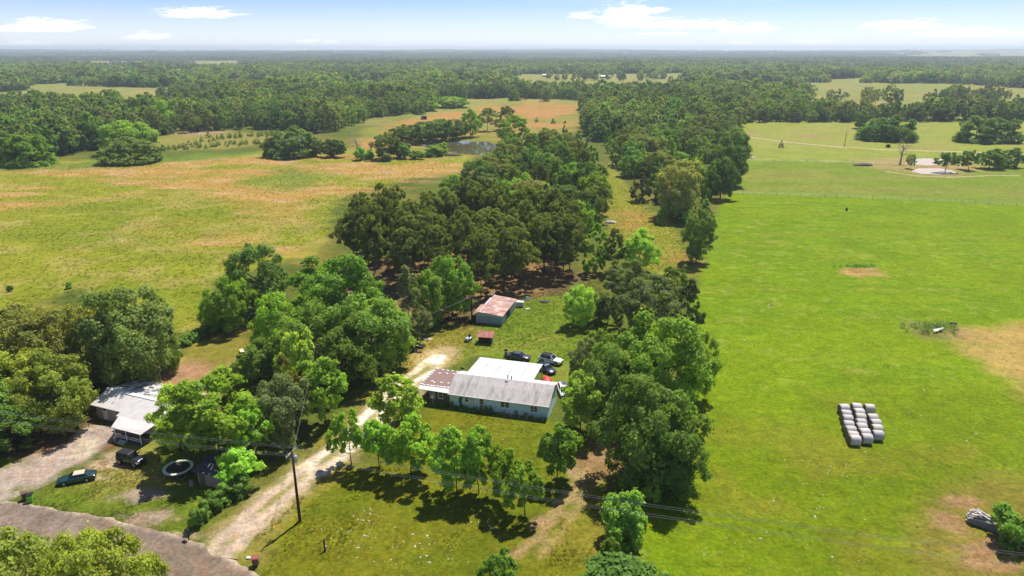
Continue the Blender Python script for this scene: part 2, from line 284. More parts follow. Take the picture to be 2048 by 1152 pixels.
BARK=mat('bark',(.085,.065,.05),.95,var=.35,scale=6,stretch=(1,1,.2),bump=.4)
DEADWOOD=mat('dead_wood',(.34,.29,.25),.9,var=.3,scale=5,stretch=(1,1,.2))
# ------------------------------------------------------------------ mesh helpers
def link(o,parent=None):
    ROOT.objects.link(o)
    if parent is not None: o.parent=parent
    return o
def tag(o,label=None,cat=None,group=None,kind=None):
    if label: o['label']=label
    if cat: o['category']=cat
    if group: o['group']=group
    if kind: o['kind']=kind
    return o
def empty(name,loc,rz=0,label=None,cat=None,group=None):
    o=bpy.data.objects.new(name,None); o.empty_display_size=.2; link(o); o.location=loc if len(loc)==3 else (*loc,0); o.rotation_euler=(0,0,rz); return tag(o,label,cat,group)
def np_mesh(name,V,Fq,mats,smooth=False,rnd=None,col=None):
    V=np.asarray(V,np.float32); Fq=np.asarray(Fq,np.int32); k=Fq.shape[1]
    me=bpy.data.meshes.new(name); me.vertices.add(len(V)); me.vertices.foreach_set('co',V.ravel())
    me.loops.add(Fq.size); me.loops.foreach_set('vertex_index',Fq.ravel())
    me.polygons.add(len(Fq)); me.polygons.foreach_set('loop_start',np.arange(0,Fq.size,k,dtype=np.int32))
    if rnd is not None:
        a=me.attributes.new('rnd','FLOAT','FACE'); a.data.foreach_set('value',np.asarray(rnd,np.float32))
    if col is not None:
        a=me.attributes.new('col','FLOAT_COLOR','POINT'); a.data.foreach_set('color',np.hstack([col,np.ones((len(col),1))]).astype(np.float32).ravel())
    for mm in mats: me.materials.append(mm)
    if smooth: me.polygons.foreach_set('use_smooth',np.ones(len(Fq),bool))
    me.update(); me.validate(); return me
class MB:
    def __init__(s): s.v=[];s.f=[];s.m=[]
    def poly(s,pts,mi=0):
        k=len(s.v); s.v+=[tuple(p) for p in pts]; s.f.append(tuple(range(k,k+len(pts)))); s.m.append(mi); return s
    def box(s,x0,x1,y0,y1,z0,z1,mi=0): return s.hexa([(x0,y0,z0),(x1,y0,z0),(x1,y1,z0),(x0,y1,z0)],[(x0,y0,z1),(x1,y0,z1),(x1,y1,z1),(x0,y1,z1)],mi)
    def hexa(s,b,t,mi=0):
        k=len(s.v); n=len(b); s.v+=[tuple(p) for p in b]+[tuple(p) for p in t]
        s.f.append(tuple(range(k+n-1,k-1,-1))); s.f.append(tuple(range(k+n,k+2*n)))
        for i in range(n): j=(i+1)%n; s.f.append((k+i,k+j,k+n+j,k+n+i))
        s.m+=[mi]*(n+2); return s
    def slab(s,pts,th,mi=0):
        """a sheet through pts (counter clockwise from above) with thickness th below it"""
        return s.hexa([(p[0],p[1],p[2]-th) for p in pts],pts,mi)
    def tube(s,pts,rad,n=6,mi=0,cap=True):
        k0=len(s.v); pts=[np.array(p,float) for p in pts]
        for i,p in enumerate(pts):
            d=(pts[min(i+1,len(pts)-1)]-pts[max(i-1,0)]); d/= (np.linalg.norm(d)+1e-9)
            u=np.cross(d,(0,0,1) if abs(d[2])<.9 else (1,0,0)); u/=np.linalg.norm(u); w_=np.cross(d,u); r=rad[i] if isinstance(rad,(list,tuple)) else rad
            for j in range(n):
                a=2*math.pi*j/n; s.v.append(tuple(p+r*(math.cos(a)*u+math.sin(a)*w_)))
        for i in range(len(pts)-1):
            for j in range(n):
                a=k0+i*n+j; b=k0+i*n+(j+1)%n; s.f.append((a,b,b+n,a+n)); s.m.append(mi)
        if cap:
            s.f.append(tuple(k0+j for j in range(n))[::-1]); s.f.append(tuple(k0+(len(pts)-1)*n+j for j in range(n))); s.m+=[mi,mi]
        return s
    def loft(s,secs,mi=0):
        k=len(s.v); n=len(secs[0])
        for q in secs: s.v+=[tuple(p) for p in q]
        for i in range(len(secs)-1):
            for j in range(n):
                a=k+i*n+j; b=k+i*n+(j+1)%n; s.f.append((a,b,b+n,a+n)); s.m.append(mi)
        s.f.append(tuple(range(k,k+n))[::-1]); s.f.append(tuple(range(k+(len(secs)-1)*n,k+len(secs)*n))); s.m+=[mi,mi]; return s
    def mesh(s,name,mats,smooth=False):
        me=bpy.data.meshes.new(name); me.from_pydata(s.v,[],s.f)
        for m in (mats if isinstance(mats,(list,tuple)) else [mats]): me.materials.append(m)
        me.polygons.foreach_set('material_index',s.m)
        if smooth: me.polygons.foreach_set('use_smooth',[True]*len(s.f))
        me.update()
        import bmesh
        bm=bmesh.new(); bm.from_mesh(me); bmesh.ops.recalc_face_normals(bm,faces=bm.faces); bm.to_mesh(me); bm.free()
        return me
    def build(s,name,mats,parent=None,smooth=False,loc=None,bevel=0):
        o=link(bpy.data.objects.new(name,s.mesh(name,mats,smooth)),parent)
        if loc: o.location=loc
        if bevel:
            b=o.modifiers.new('b','BEVEL'); b.width=bevel; b.segments=2; b.limit_method='ANGLE'
        return o
def copy_thing(root,loc,rz,scale=None,label=None,group=None):
    r=root.copy(); ROOT.objects.link(r); r.location=loc; r.rotation_euler=(0,0,rz)
    if scale: r.scale=scale
    if label: r['label']=label
    if group: r['group']=group
    for ch in root.children:
        c=ch.copy(); ROOT.objects.link(c); c.parent=r
        for g in ch.children:
            d=g.copy(); ROOT.objects.link(d); d.parent=c
    return r
# ------------------------------------------------------------------ the ground: one sheet to the horizon
ys=np.concatenate([np.linspace(-30,38,18,endpoint=False),np.arange(38,270,.62),np.geomspace(270,12500,215)])
rr=np.concatenate([np.linspace(-1.9,-.84,16,endpoint=False),np.linspace(-.84,.84,330),np.linspace(.84,1.9,17)[1:]])
GX=(ys[:,None]+70)*rr[None,:]*0.93; GY=np.repeat(ys[:,None],len(rr),1)
gx=GX.ravel(); gy=GY.ravel(); gz=terrain(gx,gy)+(fbm(gx,gy,3.0,3,31)-.5)*.16*sstep(2500,700,gy)*0.6
nr,ncol=GX.shape; ii=np.arange(nr*ncol).reshape(nr,ncol)
Fq=np.stack([ii[:-1,:-1],ii[:-1,1:],ii[1:,1:],ii[1:,:-1]],-1).reshape(-1,4)
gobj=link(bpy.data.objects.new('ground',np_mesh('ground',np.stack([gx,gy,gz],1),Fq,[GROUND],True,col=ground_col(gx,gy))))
tag(gobj,'grassy farmland with pastures and clearings reaching to the horizon',kind='structure')
def ribbon(name,pts,half,z,colfn,label,mat_=None,step=.45,nc=13,ragged=.6):
    P=np.array([at(*p) for p in pts]); seg=np.r_[0,np.cumsum(np.hypot(*np.diff(P,axis=0).T))]; t=np.arange(0,seg[-1],step)
    # smooth the centre line
    fine=np.stack([np.interp(t,seg,P[:,0]),np.interp(t,seg,P[:,1])],1); k=int(6/step)|1; pad=np.pad(fine,((k//2,k//2),(0,0)),'edge'); fine=np.stack([np.convolve(pad[:,i],np.ones(k)/k,'valid') for i in (0,1)],1)
    d=np.gradient(fine,axis=0); d/=np.linalg.norm(d,axis=1)[:,None]; nrm=np.stack([-d[:,1],d[:,0]],1)
    s=np.linspace(-1,1,nc); h=np.interp(t,seg,half) if isinstance(half,(list,tuple)) else np.full(len(t),half)
    jl=h*(1)+(fbm(t,t*0+3,2.2,3,21)-.5)*2*ragged; jr=h+(fbm(t,t*0+8,2.2,3,22)-.5)*2*ragged
    off=np.where(s[None,:]<0,s[None,:]*jl[:,None],s[None,:]*jr[:,None])
    X=fine[:,0:1]+nrm[:,0:1]*off; Y=fine[:,1:2]+nrm[:,1:2]*off; x=X.ravel(); y=Y.ravel()
    ed=np.repeat(np.abs(s)[None,:],len(t),0).ravel()
    zz=terrain(x,y)+z+.05+(1-ed**4)*.03-(ed>.999)*(z+.16)
    ii=np.arange(len(x)).reshape(len(t),nc); Fq=np.stack([ii[:-1,:-1],ii[1:,:-1],ii[1:,1:],ii[:-1,1:]],-1).reshape(-1,4)
    o=link(bpy.data.objects.new(name,np_mesh(name,np.stack([x,y,zz],1),Fq[:,::-1],[mat_ or GROUND],True,col=np.clip(colfn(x,y,ed,np.repeat(t[:,None],nc,1).ravel()),.004,.8)))); tag(o,label,kind='structure'); return o
def road_col(x,y,e,t):
    c=np.tile(S(168,149,128),(len(x),1)); c=lerp(c,S(170,152,140),sstep(.4,.7,fbm(x,y,6,4,41))*.7); c=lerp(c,S(146,129,112),sstep(.5,.7,fbm(x,y*.5,3,4,42))*.6)
    c=lerp(c,S(148,131,113),np.exp(-((e-.45)/.17)**2)*.4)
    return lerp(c,S(226,206,178),sstep(.70,.98,e+(fbm(x,y,1.6,3,43)-.5)*.5))
ribbon('road',[(-420,965),(-150,1015),(0,1038),(160,1062),(300,1102),(420,1150),(500,1200),(600,1290)],3.1,.05,road_col,'worn pinkish asphalt road crossing the bottom left corner',step=.4,ragged=.55)
def drive_col(x,y,e,t):
    low=1-sstep(13,26,t); c=np.tile(S(255,246,222)*1.45,(len(x),1)); c=lerp(c,S(240,222,186)*1.2,sstep(.45,.65,fbm(x,y,2.5,4,44))*.8); c=lerp(c,S(222,198,172)*1.1,low)
    mid=(1-sstep(.08,.34,e+(fbm(x,y,1.2,3,51)-.5)*.3))*sstep(.40,.55,fbm(x,y,7,3,45)); c=lerp(c,S(170,164,80),mid*.85)
    c=lerp(c,S(176,164,78),sstep(.50,.62,fbm(x,y,3.2,4,48))*sstep(20,30,t)*.55)
    return c*(1-(k:=sstep(.55,1.0,e+(fbm(x,y,1.5,4,46)-.5)*.9))[:,None])+ground_col(x,y)*k[:,None]
ribbon('gravel_driveway',DRIVE,[2.6,2.3,2.1,2.4,2.6,2.5,2.2,2.0,2.2,2.6,1.6],.04,drive_col,'pale gravel driveway running from the road past the blue house')
def ld_col(x,y,e,t):
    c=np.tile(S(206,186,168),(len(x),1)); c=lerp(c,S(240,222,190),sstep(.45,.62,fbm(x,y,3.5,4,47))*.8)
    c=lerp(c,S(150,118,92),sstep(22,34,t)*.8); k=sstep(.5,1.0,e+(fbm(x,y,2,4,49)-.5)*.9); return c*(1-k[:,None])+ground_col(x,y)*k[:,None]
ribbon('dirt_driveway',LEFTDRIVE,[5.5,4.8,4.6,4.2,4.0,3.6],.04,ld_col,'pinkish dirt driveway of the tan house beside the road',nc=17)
def tr_col(x,y,e,t):
    c=np.tile(S(226,210,168),(len(x),1)); k=sstep(.6,1,e); return c*(1-k[:,None])+ground_col(x,y)*k[:,None]
ribbon('farm_track',[(1455,268),(1530,279),(1600,287),(1680,294),(1760,299),(1850,302),(2048,307),(2250,310)],1.7,.04,tr_col,'pale farm track crossing the far right pasture',step=2.0,nc=5,ragged=.2)
ribbon('field_path',[(1770,343),(1830,352),(1900,355),(1990,351),(2048,352)],.9,.04,tr_col,'thin worn path below the pale ponds',step=1.2,nc=5,ragged=.2)
def water(name,poly,z,m,label):
    P=[at(*p) for p in poly]; cx=sum(p[0] for p in P)/len(P); cyy=sum(p[1] for p in P)/len(P)
    b=MB(); b.poly([(cx+(x-cx)*1.12,cyy+(y-cyy)*1.12,z) for x,y in P]); o=b.build(name,m); tag(o,label,kind='structure')
def water_mat(name,col,rough):
    m=mat(name,col,rough,spec=.5,var=.1,scale=.2); return m
water('pond_water',POND,-.55,water_mat('brown_water',(.10,.085,.035),.06),'brown farm pond among trees beyond the hay field')
PW=water_mat('milky_water',(.40,.32,.245),.5)
water('pond_water',PONDA,-.28,PW,'farther of two pale milky ponds by the bare tree'); water('pond_water',PONDB,-.28,PW,'nearer of two pale milky ponds by the bare tree')
# ------------------------------------------------------------------ trees: every crown is thousands of small leaf faces on lobes
def lobes_for(kind,rs):
    L=[]
    if kind in('oak','elm','maple'):
        n,cz,rz,lo,hi={'oak':(34,.50,.50,.11,.19),'elm':(40,.50,.50,.09,.165),'maple':(26,.56,.44,.085,.15)}[kind]
        ax=rs.uniform(.85,1.1)
        for i in range(n*20):
            if len(L)>=n: break
            d=rs.normal(size=3); d/=np.linalg.norm(d)
            if d[2]<(-.8 if kind=='maple' else -.93): continue
            f=rs.uniform(.35,.84)**.7; r=rs.uniform(lo,hi)
            if kind=='maple': wob=.80+.2*math.sin(3*math.atan2(d[1],d[0])+ax*7)
            else: wob=1
            p=np.array([d[0]*.5*f*ax*wob,d[1]*.5*f/ax*wob,cz+d[2]*rz*f])
            if any(np.linalg.norm((p-q)/(1,1,.8))<(.66 if kind=='maple' else .58)*(r+s) for q,s in L): continue
            L.append((p,r))
    elif kind=='dome':
        for i in range(38):
            d=rs.normal(size=3); d/=np.linalg.norm(d); d[2]=abs(d[2])*1.1-.12; f=rs.uniform(.55,.86); r=rs.uniform(.10,.17); L.append((np.array([d[0]*.5*f,d[1]*.5*f,max(.10,.16+d[2]*.80*f)]),r))
        for i in range(16): a=i*.39+rs.uniform(-.15,.15); L.append((np.array([math.cos(a)*.37,math.sin(a)*.37,rs.uniform(.07,.16)]),rs.uniform(.10,.14)))
    elif kind=='bush':
        for i in range(22):
            a=rs.uniform(0,6.28); f=rs.uniform(0,.36); r=rs.uniform(.13,.22); L.append((np.array([math.cos(a)*f,math.sin(a)*f,rs.uniform(.12,.78-f*.7)]),r))
    elif kind in('cedar','poplar'):
        n=46 if kind=='cedar' else 34
        for i in range(n):
            z=rs.uniform(.08,.96); a=rs.uniform(0,6.28)
            pr=.5*(1-z)**.62 if kind=='cedar' else .5*math.sin(math.pi*min(1,(z+.12)/1.12)**.9)**.6*(1-.25*z)
            r=rs.uniform(.06,.11)*(1.15-.5*z); f=max(0,pr-r*.9)*rs.uniform(.55,1.1); L.append((np.array([math.cos(a)*f,math.sin(a)*f,z]),r))
        L.append((np.array([0,0,.95]),.05))
    elif kind=='pine':
        for i in range(56):
            z=rs.uniform(.34,.97); a=rs.uniform(0,6.28); pr=.5*min(1,((z-.26)/.22))**.6*(1-max(0,(z-.55)/.5)**1.6)
            r=rs.uniform(.065,.115); f=pr*rs.uniform(.35,.95); L.append((np.array([math.cos(a)*f,math.sin(a)*f,z]),r))
    return L
def gen_crown(kind,seed,n,leaf,zasp=1.0):
    """unit tree: height 1, crown width 1; zasp = height/width used for leaf proportions"""
    rs=np.random.RandomState(seed); L=lobes_for(kind,rs); C=np.array([p for p,_ in L]); Rr=np.array([r for _,r in L])
    # the crown is laid out for equal scale in x and z of the unit tree, lobes flattened a little
    sq=np.array([1,1,.6 if kind=='pine' else .85]); m=8 if n>3000 else 4
    dd=rs.normal(size=(len(L),m,3))+np.array([0,0,.35]); ax=C-np.array([0,0,.45]); ax/=np.linalg.norm(ax,axis=1)[:,None]+1e-6; dd+=ax[:,None,:]*.7; dd/=np.linalg.norm(dd,axis=2)[:,:,None]
    SC=(C[:,None,:]+dd*Rr[:,None,None]*rs.uniform(.55,.95,(len(L),m,1))*sq).reshape(-1,3); SR_=(Rr[:,None]*rs.uniform(.30,.56,(len(L),m))).ravel(); mainof=np.repeat(np.arange(len(L)),m)
    w_=SR_**2; k=rs.choice(len(SC),int(n*2.2),p=w_/w_.sum()); N2=len(k); d=rs.normal(size=(N2,3)); d/=np.linalg.norm(d,axis=1)[:,None]
    keep=(d[:,2]>-.5)|(rs.rand(N2)<.4); k=k[keep];d=d[keep]
    rad=SR_[k]*np.where(rs.rand(len(k))<.06,rs.uniform(1.1,1.7,len(k)),rs.uniform(.35,1.1,len(k))**.6)
    p=SC[k]+d*rad[:,None]*sq
    dist=np.min(np.linalg.norm((p[:,None,:]-C[None])/sq,axis=2)/Rr[None],axis=1); ok=(dist>.5)|(rs.rand(len(p))<.25)
    p=p[ok][:n];d=d[ok][:n];k=mainof[k[ok][:n]];n=len(p)
    out=p-np.array([0,0,.5]); out/=np.linalg.norm(out,axis=1)[:,None]+1e-6
    nrm=d*.55+out*.35+np.array([0,0,.4])+rs.normal(size=(n,3))*.40; nrm/=np.linalg.norm(nrm,axis=1)[:,None]
    t=np.cross(nrm,rs.normal(size=(n,3))); t/=np.linalg.norm(t,axis=1)[:,None]; b=np.cross(nrm,t)
    s=(leaf*rs.uniform(.6,1.35,n))[:,None]; asp=.42 if kind in('pine','cedar') else .62
    V=np.stack([p-t*s,p-b*s*asp+t*s*.15,p+t*s*1.05-nrm*s*.25,p+b*s*asp+t*s*.15],1).reshape(-1,3)
    rq=np.quantile(np.hypot(V[:,0],V[:,1]),.985); zq=np.quantile(V[:,2],.998); fx=.5/rq; fz=1/zq; V=V*np.array([fx,fx,fz]); L=[(c_*np.array([fx,fx,fz]),r_*fx) for c_,r_ in L]
    return V,np.arange(4*n).reshape(n,4),rs.rand(n)*.7+.3*rs.rand(len(L))[k],L
def gen_trunk(kind,seed,L,r0):
    rs=np.random.RandomState(seed+99); b=MB(); top={'oak':.55,'elm':.55,'maple':.72,'bush':.4,'dome':.5,'cedar':.9,'poplar':.9,'pine':.95}[kind]
    bend=rs.normal(size=2)*.02; pts=[(bend[0]*z*z*4*(1 if z>0 else 0),bend[1]*z*z*4,z) for z in np.linspace(-.02,top,7)]
    b.tube(pts,[r0*(1.25 if i==0 else 1-.78*i/6) for i in range(7)],7)
    ks=sorted(range(len(L)),key=lambda i:-np.linalg.norm(L[i][0][:2]))[:{'pine':26,'cedar':8,'poplar':8}.get(kind,15)]
    for i in ks:
        q=L[i][0]; z0=max(.16,min(top*.93,q[2]-(.05 if kind=='pine' else .25*np.linalg.norm(q[:2])+.12))); f=(z0+.02)/(top+.02)
        s=np.array([bend[0]*z0*z0*4,bend[1]*z0*z0*4,z0]); m=(s+q)/2+np.array([0,0,-.03 if kind!='pine' else .0])+rs.normal(size=3)*.012
        b.tube([s,m,q],[r0*(.42 if kind!='pine' else .22),r0*.26,r0*.10],4,cap=False)
    return b
VAR={}
def variants(kind,nv,n,leaf,r0):
    for i in range(nv):
        sd=hash_(kind)+i*7; V,Fq,rnd,L=gen_crown(kind,sd,n,leaf); VAR.setdefault(kind,[]).append((np_mesh(kind+'_crown',V,Fq,[LEAF],rnd=rnd),gen_trunk(kind,sd,L,r0).mesh(kind+'_trunk',BARK,True)))
def hash_(s): return sum(ord(c)*(i+3) for i,c in enumerate(s))
variants('oak',4,19000,.0175,.022); variants('elm',4,19000,.0165,.018); variants('maple',5,9000,.0235,.014)
variants('cedar',3,9000,.021,.014); variants('poplar',3,6500,.028,.012); variants('pine',4,12000,.020,.013); variants('bush',3,6000,.034,.014); variants('dome',3,9000,.026,.016)
trnd=random.Random(77)
NAMES={'oak':'oak_tree','elm':'elm_tree','maple':'maple_tree','cedar':'cedar_tree','poplar':'poplar_tree','pine':'pine_tree','bush':'bush','dome':'oak_tree'}
KEEPOUT=[]
def tree_at(x,y,h,wd,kind,col,label,group=None,v=None,cat=None,z=0):
    crown,trunk=VAR[kind][trnd.randrange(len(VAR[kind])) if v is None else v%len(VAR[kind])]
    r=empty(NAMES[kind],(x,y,z-.03),trnd.uniform(0,6.28),label,cat or ('bush' if kind=='bush' else 'tree'),group)
    r.scale=(wd*trnd.uniform(.94,1.06),wd*trnd.uniform(.94,1.06),h)
    r.rotation_euler=(R(trnd.uniform(-4,4)),R(trnd.uniform(-4,4)),r.rotation_euler[2])
    link(bpy.data.objects.new('trunk',trunk),r); c=link(bpy.data.objects.new('crown',crown),r); col=(max(col[0]*1.05,col[1]*.60),col[1],col[2])
    j=trnd.uniform(.78,1.22); c.color=(col[0]*j*trnd.uniform(.93,1.07),col[1]*j,col[2]*j*trnd.uniform(.85,1.15),1); return r
def tree(px,py,pt,wpx,kind,col,label,group=None,v=None,hs=.93,cat=None):
    x,y=at(px,py); h=height_to(x,y,pt)*hs*1.02; wd=wpx/pxm(x,y,h*.6)*1.06
    return tree_at(x,y,h,wd,kind,col,label,group,v,cat)
BR=(.086,.146,.017); BR2=(.108,.162,.024); OAK=(.058,.082,.020); OLV=(.088,.104,.024); YEL=(.105,.136,.022); ELM=(.074,.124,.017); ELD=(.060,.100,.018); GRY=(.070,.092,.036)
LIM=(.105,.175,.024); PIN=(.060,.080,.020); CED=(.054,.080,.024); OLC=(.085,.092,.022)
# ---- the yard in front of the blue house
tree(703,930,818,80,'maple',BR,'slim young bright green tree right beside the gravel driveway, leftmost of the yard row',v=0)
tree(759,940,832,96,'maple',BR,'bright green yard row tree, second from the driveway',v=1)
tree(822,952,824,118,'maple',BR,'full bright green yard row tree, third from the driveway',v=2)
tree(914,988,846,108,'maple',BR,'bright green yard row tree with dark crooked trunk, fourth from the driveway',v=3)
tree(958,986,845,80,'maple',BR,'narrow tall bright green yard row tree, fifth from the driveway',v=4)
tree(1010,1010,890,98,'maple',BR,'bright green yard row tree, second from the right end of the row',v=1)
tree(1050,1032,920,84,'maple',BR,'small bright green tree at the right end of the yard row',v=0)
tree(1113,966,842,98,'maple',BR,'bright green round tree standing alone between lawn and dark oaks',v=2)
tree(806,853,742,108,'maple',BR2,'broad bright green tree at the corner of the brown annex roof',v=3)
# ---- around the tan house on the left
tree(362,902,772,118,'elm',(.125,.175,.03),'yellow green open tree half covering the tan house roof',v=0)
tree(440,915,742,190,'maple',BR,'big bright green tree between the tan house and the little tan shed',v=4)
tree(510,925,800,125,'maple',BR,'bright green tree behind the dark-roofed garden shed',v=1)
tree(482,972,892,92,'maple',(.085,.19,.025),'low leafy bright green tree against the right side of the garden shed',v=2)
tree(575,885,742,135,'elm',GRY,'grey green tree behind the crossarm of the utility pole',v=1)
tree(590,845,700,92,'cedar',OLC,'olive green conical cedar left of the driveway',v=0)
tree(652,850,712,98,'maple',BR,'bright green tree with drooping boughs at the bend of the driveway',v=3)
tree(606,800,655,84,'maple',BR2,'light green leafy tree rising behind the olive cedar',v=0)
tree(272,768,566,205,'oak',OAK,'huge dark round oak behind the tan house',v=0)
tree(345,742,668,56,'elm',ELD,'slender tree with bare thin trunk at the edge of the huge dark oak',v=2,hs=1.0)
tree(205,770,604,150,'oak',OLV,'olive oak leaning against the left flank of the huge dark oak',v=1)
tree(75,790,604,190,'oak',OLV,'broad olive oak at the left edge of the picture',v=2)
tree(128,850,700,165,'oak',YEL,'yellow olive oak beside the left gable of the tan house',v=3)
tree(35,835,690,170,'oak',YEL,'yellow olive oak cut by the left picture border',v=1)
tree(25,890,795,170,'elm',ELD,'dark green low tree shading the dirt driveway at the left border',v=0)
tree(-60,900,760,190,'elm',ELD,'dark green tree just beyond the left border by the wires',v=3)
tree(226,1282,1050,218,'oak',YEL,'big yellow green tree crown below the road in the bottom corner',v=0)
tree(50,1265,1070,200,'oak',YEL,'yellow green tree crown at the very bottom left corner',v=2)
tree(312,1312,1142,90,'oak',YEL,'small yellow green crown at the right flank of the bottom corner trees',v=1)
tree(30,1108,1054,34,'cedar',(.05,.075,.022),'little dark conifer standing on the grass below the road',v=1,hs=1)
tree(1000,1225,1100,92,'maple',(.05,.12,.02),'dark green treetop poking up at the bottom middle of the picture',v=1)
tree(1240,1205,1118,160,'bush',(.05,.10,.02),'dark thicket bush at the bottom edge right of the lawn',v=0)
tree(1300,1215,1140,90,'bush',(.055,.11,.02),'low bush at the bottom edge beside the right pasture',v=1)
tree(1244,1080,986,84,'bush',(.06,.125,.02),'big round bush where the power lines cross the tree belt',v=2)
tree(1266,1066,1004,40,'maple',BR,'light green sapling crown in front of the round bush',v=2)
tree(1303,1010,962,40,'maple',BR2,'light green young tree at the foot of the dark oak mass',v=4)
tree(1216,1122,1074,42,'bush',ELM,'small bush on the line between lawn and pasture',v=1)
# ---- tree mass right of the blue house
tree(1285,965,742,224,'oak',(.052,.086,.018),'biggest olive green oak right of the blue house',v=3)
tree(1335,985,835,140,'oak',(.045,.082,.018),'dark oak at the pasture side below the biggest oak',v=1)
tree(1322,838,610,220,'elm',ELM,'tall fine-leaved green tree behind the biggest olive oak',v=0)
tree(1385,795,650,90,'elm',ELM,'fine-leaved green tree hanging over the pasture edge',v=2)
tree(1215,850,690,120,'elm',(.05,.10,.02),'dark green tree between the parked cars and the oak mass',v=1)
tree(1160,868,742,124,'maple',BR2,'bright light green tree covering the right gable of the blue house',v=1)
tree(1284,800,716,76,'maple',BR2,'light green treetop glowing between two dark crowns',v=3)
tree(1168,772,672,66,'elm',GRY,'thin grey green tree beside the parked white car',v=3)
tree(1205,800,680,90,'elm',ELD,'dark green tree behind the white pickup',v=2)
tree(1308,668,548,132,'elm',(.062,.085,.030),'dull grey green tree with bare branches above the fine-leaved tree',v=3)
tree(1368,672,552,80,'cedar',(.05,.07,.026),'dark ragged cedar at the pasture edge above the tree mass',v=2)
tree(1246,606,514,92,'elm',(.05,.075,.024),'dark tree at the upper end of the back yard',v=0)
tree(1215,650,560,62,'cedar',(.05,.075,.03),'dark conical cedar behind the light back yard tree',v=0)
tree(1158,650,566,76,'elm',(.095,.155,.03),'light green feathery tree standing in the back yard',v=1)
tree(1196,645,582,50,'elm',(.075,.115,.03),'small tree touching the feathery back yard tree',v=2)
tree(1195,740,655,60,'elm',ELM,'slim tree rising between the back yard and the white cars',v=3)
tree(1392,527,413,74,'elm',(.038,.078,.02),'dense dark tree standing alone at the upper pasture edge',v=1)
tree(1405,478,395,60,'cedar',CED,'dark tree touching the back of the dense pasture edge tree',v=1)
tree(1278,545,455,82,'elm',LIM,'light green spreading tree by the orange grass strip',v=0)
tree(1192,545,440,52,'poplar',(.065,.15,.02),'narrow bright green tree right of the pines',v=0)
tree(1228,548,452,56,'pine',PIN,'dark pine next to the narrow bright green tree',v=2)
tree(1345,600,530,70,'elm',ELD,'low dark tree at the lower end of the orange grass strip',v=2)
# ---- trees between hay field and driveway
tree(520,628,483,132,'oak',(.048,.078,.02),'dark round oak at the corner of the hay field',v=2)
tree(470,660,545,92,'elm',ELM,'green tree in front of the dark round oak',v=1)
tree(430,662,582,58,'elm',(.07,.15,.02),'small bright green tree at the hay field hedge end',v=3)
tree(676,668,500,192,'elm',(.050,.135,.018),'broad deep green tree between oak and pine grove',v=0)
tree(905,632,505,112,'elm',(.055,.145,.02),'fresh green tree directly left of the rusty shed',v=2)
tree(866,650,532,84,'elm',(.05,.125,.02),'fresh green tree left of the grey cedar',v=1)
tree(825,682,522,92,'cedar',(.062,.082,.036),'tall grey green cedar above the driveway',v=2)
tree(745,742,580,164,'elm',ELD,'big dark green tree on the left of the upper driveway',v=3)
tree(553,725,580,118,'elm',(.095,.155,.024),'light green tree above the mown patch of the left yard',v=2)
tree(632,748,602,144,'elm',(.05,.108,.018),'mid green tree in the middle of the left thicket',v=1)
tree(692,775,640,132,'elm',ELD,'dark tree overhanging the bend of the driveway',v=0)
tree(520,765,680,92,'elm',(.048,.10,.018),'dark green tree beside the left yard bench',v=0)
tree(800,728,640,48,'maple',(.09,.20,.025),'small bright tree at the shaded rim of the upper driveway',v=0)
tree(770,705,600,90,'cedar',CED,'dark conifer behind the small bright driveway tree',v=1)
# ---- bushes
for i,(px,py,pt,wp) in enumerate([(395,1052,1012,34),(412,1035,998,34),(430,1020,985,36),(452,1005,968,44),(480,990,950,50)]):
    tree(px,py,pt,wp,'bush',(.055,.115,.022),'leafy bush in the short hedge left of the driveway','bushes of the driveway hedge',hs=1)
for i in range(11):
    tree(372+i*7.2,690-i*3.9,672-i*4,26,'bush',(.06,.12,.022),'low shrub in the hedge between left yard and hay field','shrubs of the hay field hedge',hs=1)
tree(139,577,563,15,'bush',(.07,.15,.025),'single round green bush in the hay field',v=0,hs=1)
tree(20,583,571,12,'bush',(.05,.09,.025),'single dark bush in the hay field at the left border',v=1,hs=1)
tree(2012,1085,1020,76,'bush',(.06,.125,.02),'ragged bush behind the lumber pile',v=2,hs=1)
tree(2055,1100,1035,60,'bush',(.045,.09,.02),'dark bush at the right border behind the lumber pile',v=0,hs=1)
# ---- lone trees of the far right pasture
tree(1752,280,232,72,'dome',(.045,.085,.02),'left half of the wide dark pasture tree clump',v=0)
tree(1793,281,228,84,'dome',(.045,.085,.02),'right half of the wide dark pasture tree clump',v=3)
tree(1720,257,219,40,'elm',(.042,.09,.02),'small dark tree just left of the wide pasture clump',v=1)
tree(1952,284,230,78,'dome',(.048,.08,.018),'left of two joined dark oaks in the far right pasture',v=1)
tree(1998,284,232,80,'dome',(.048,.08,.018),'right of two joined dark oaks in the far right pasture',v=2)
tree(1890,343,302,46,'maple',(.045,.085,.025),'small tree in front of the pale ponds',v=0)
tree(1937,340,298,44,'maple',(.075,.12,.03),'light green tree right of the pale ponds',v=1)
tree(1978,337,295,54,'elm',(.042,.085,.025),'dark tree at the right side of the pale ponds',v=0)
tree(2014,334,294,56,'oak',(.04,.078,.022),'dark tree near the right border by the pale ponds',v=3)
tree(1562,296,281,11,'cedar',(.03,.055,.02),'tiny lone cedar beside the farm track',v=0,hs=1)
tree(1776,295,288,9,'bush',(.03,.06,.02),'tiny dark bush above the farm track',v=0,hs=1)
tree(1820,337,306,20,'maple',(.09,.12,.04),'thin sparse tree by the bare dead tree',v=4)
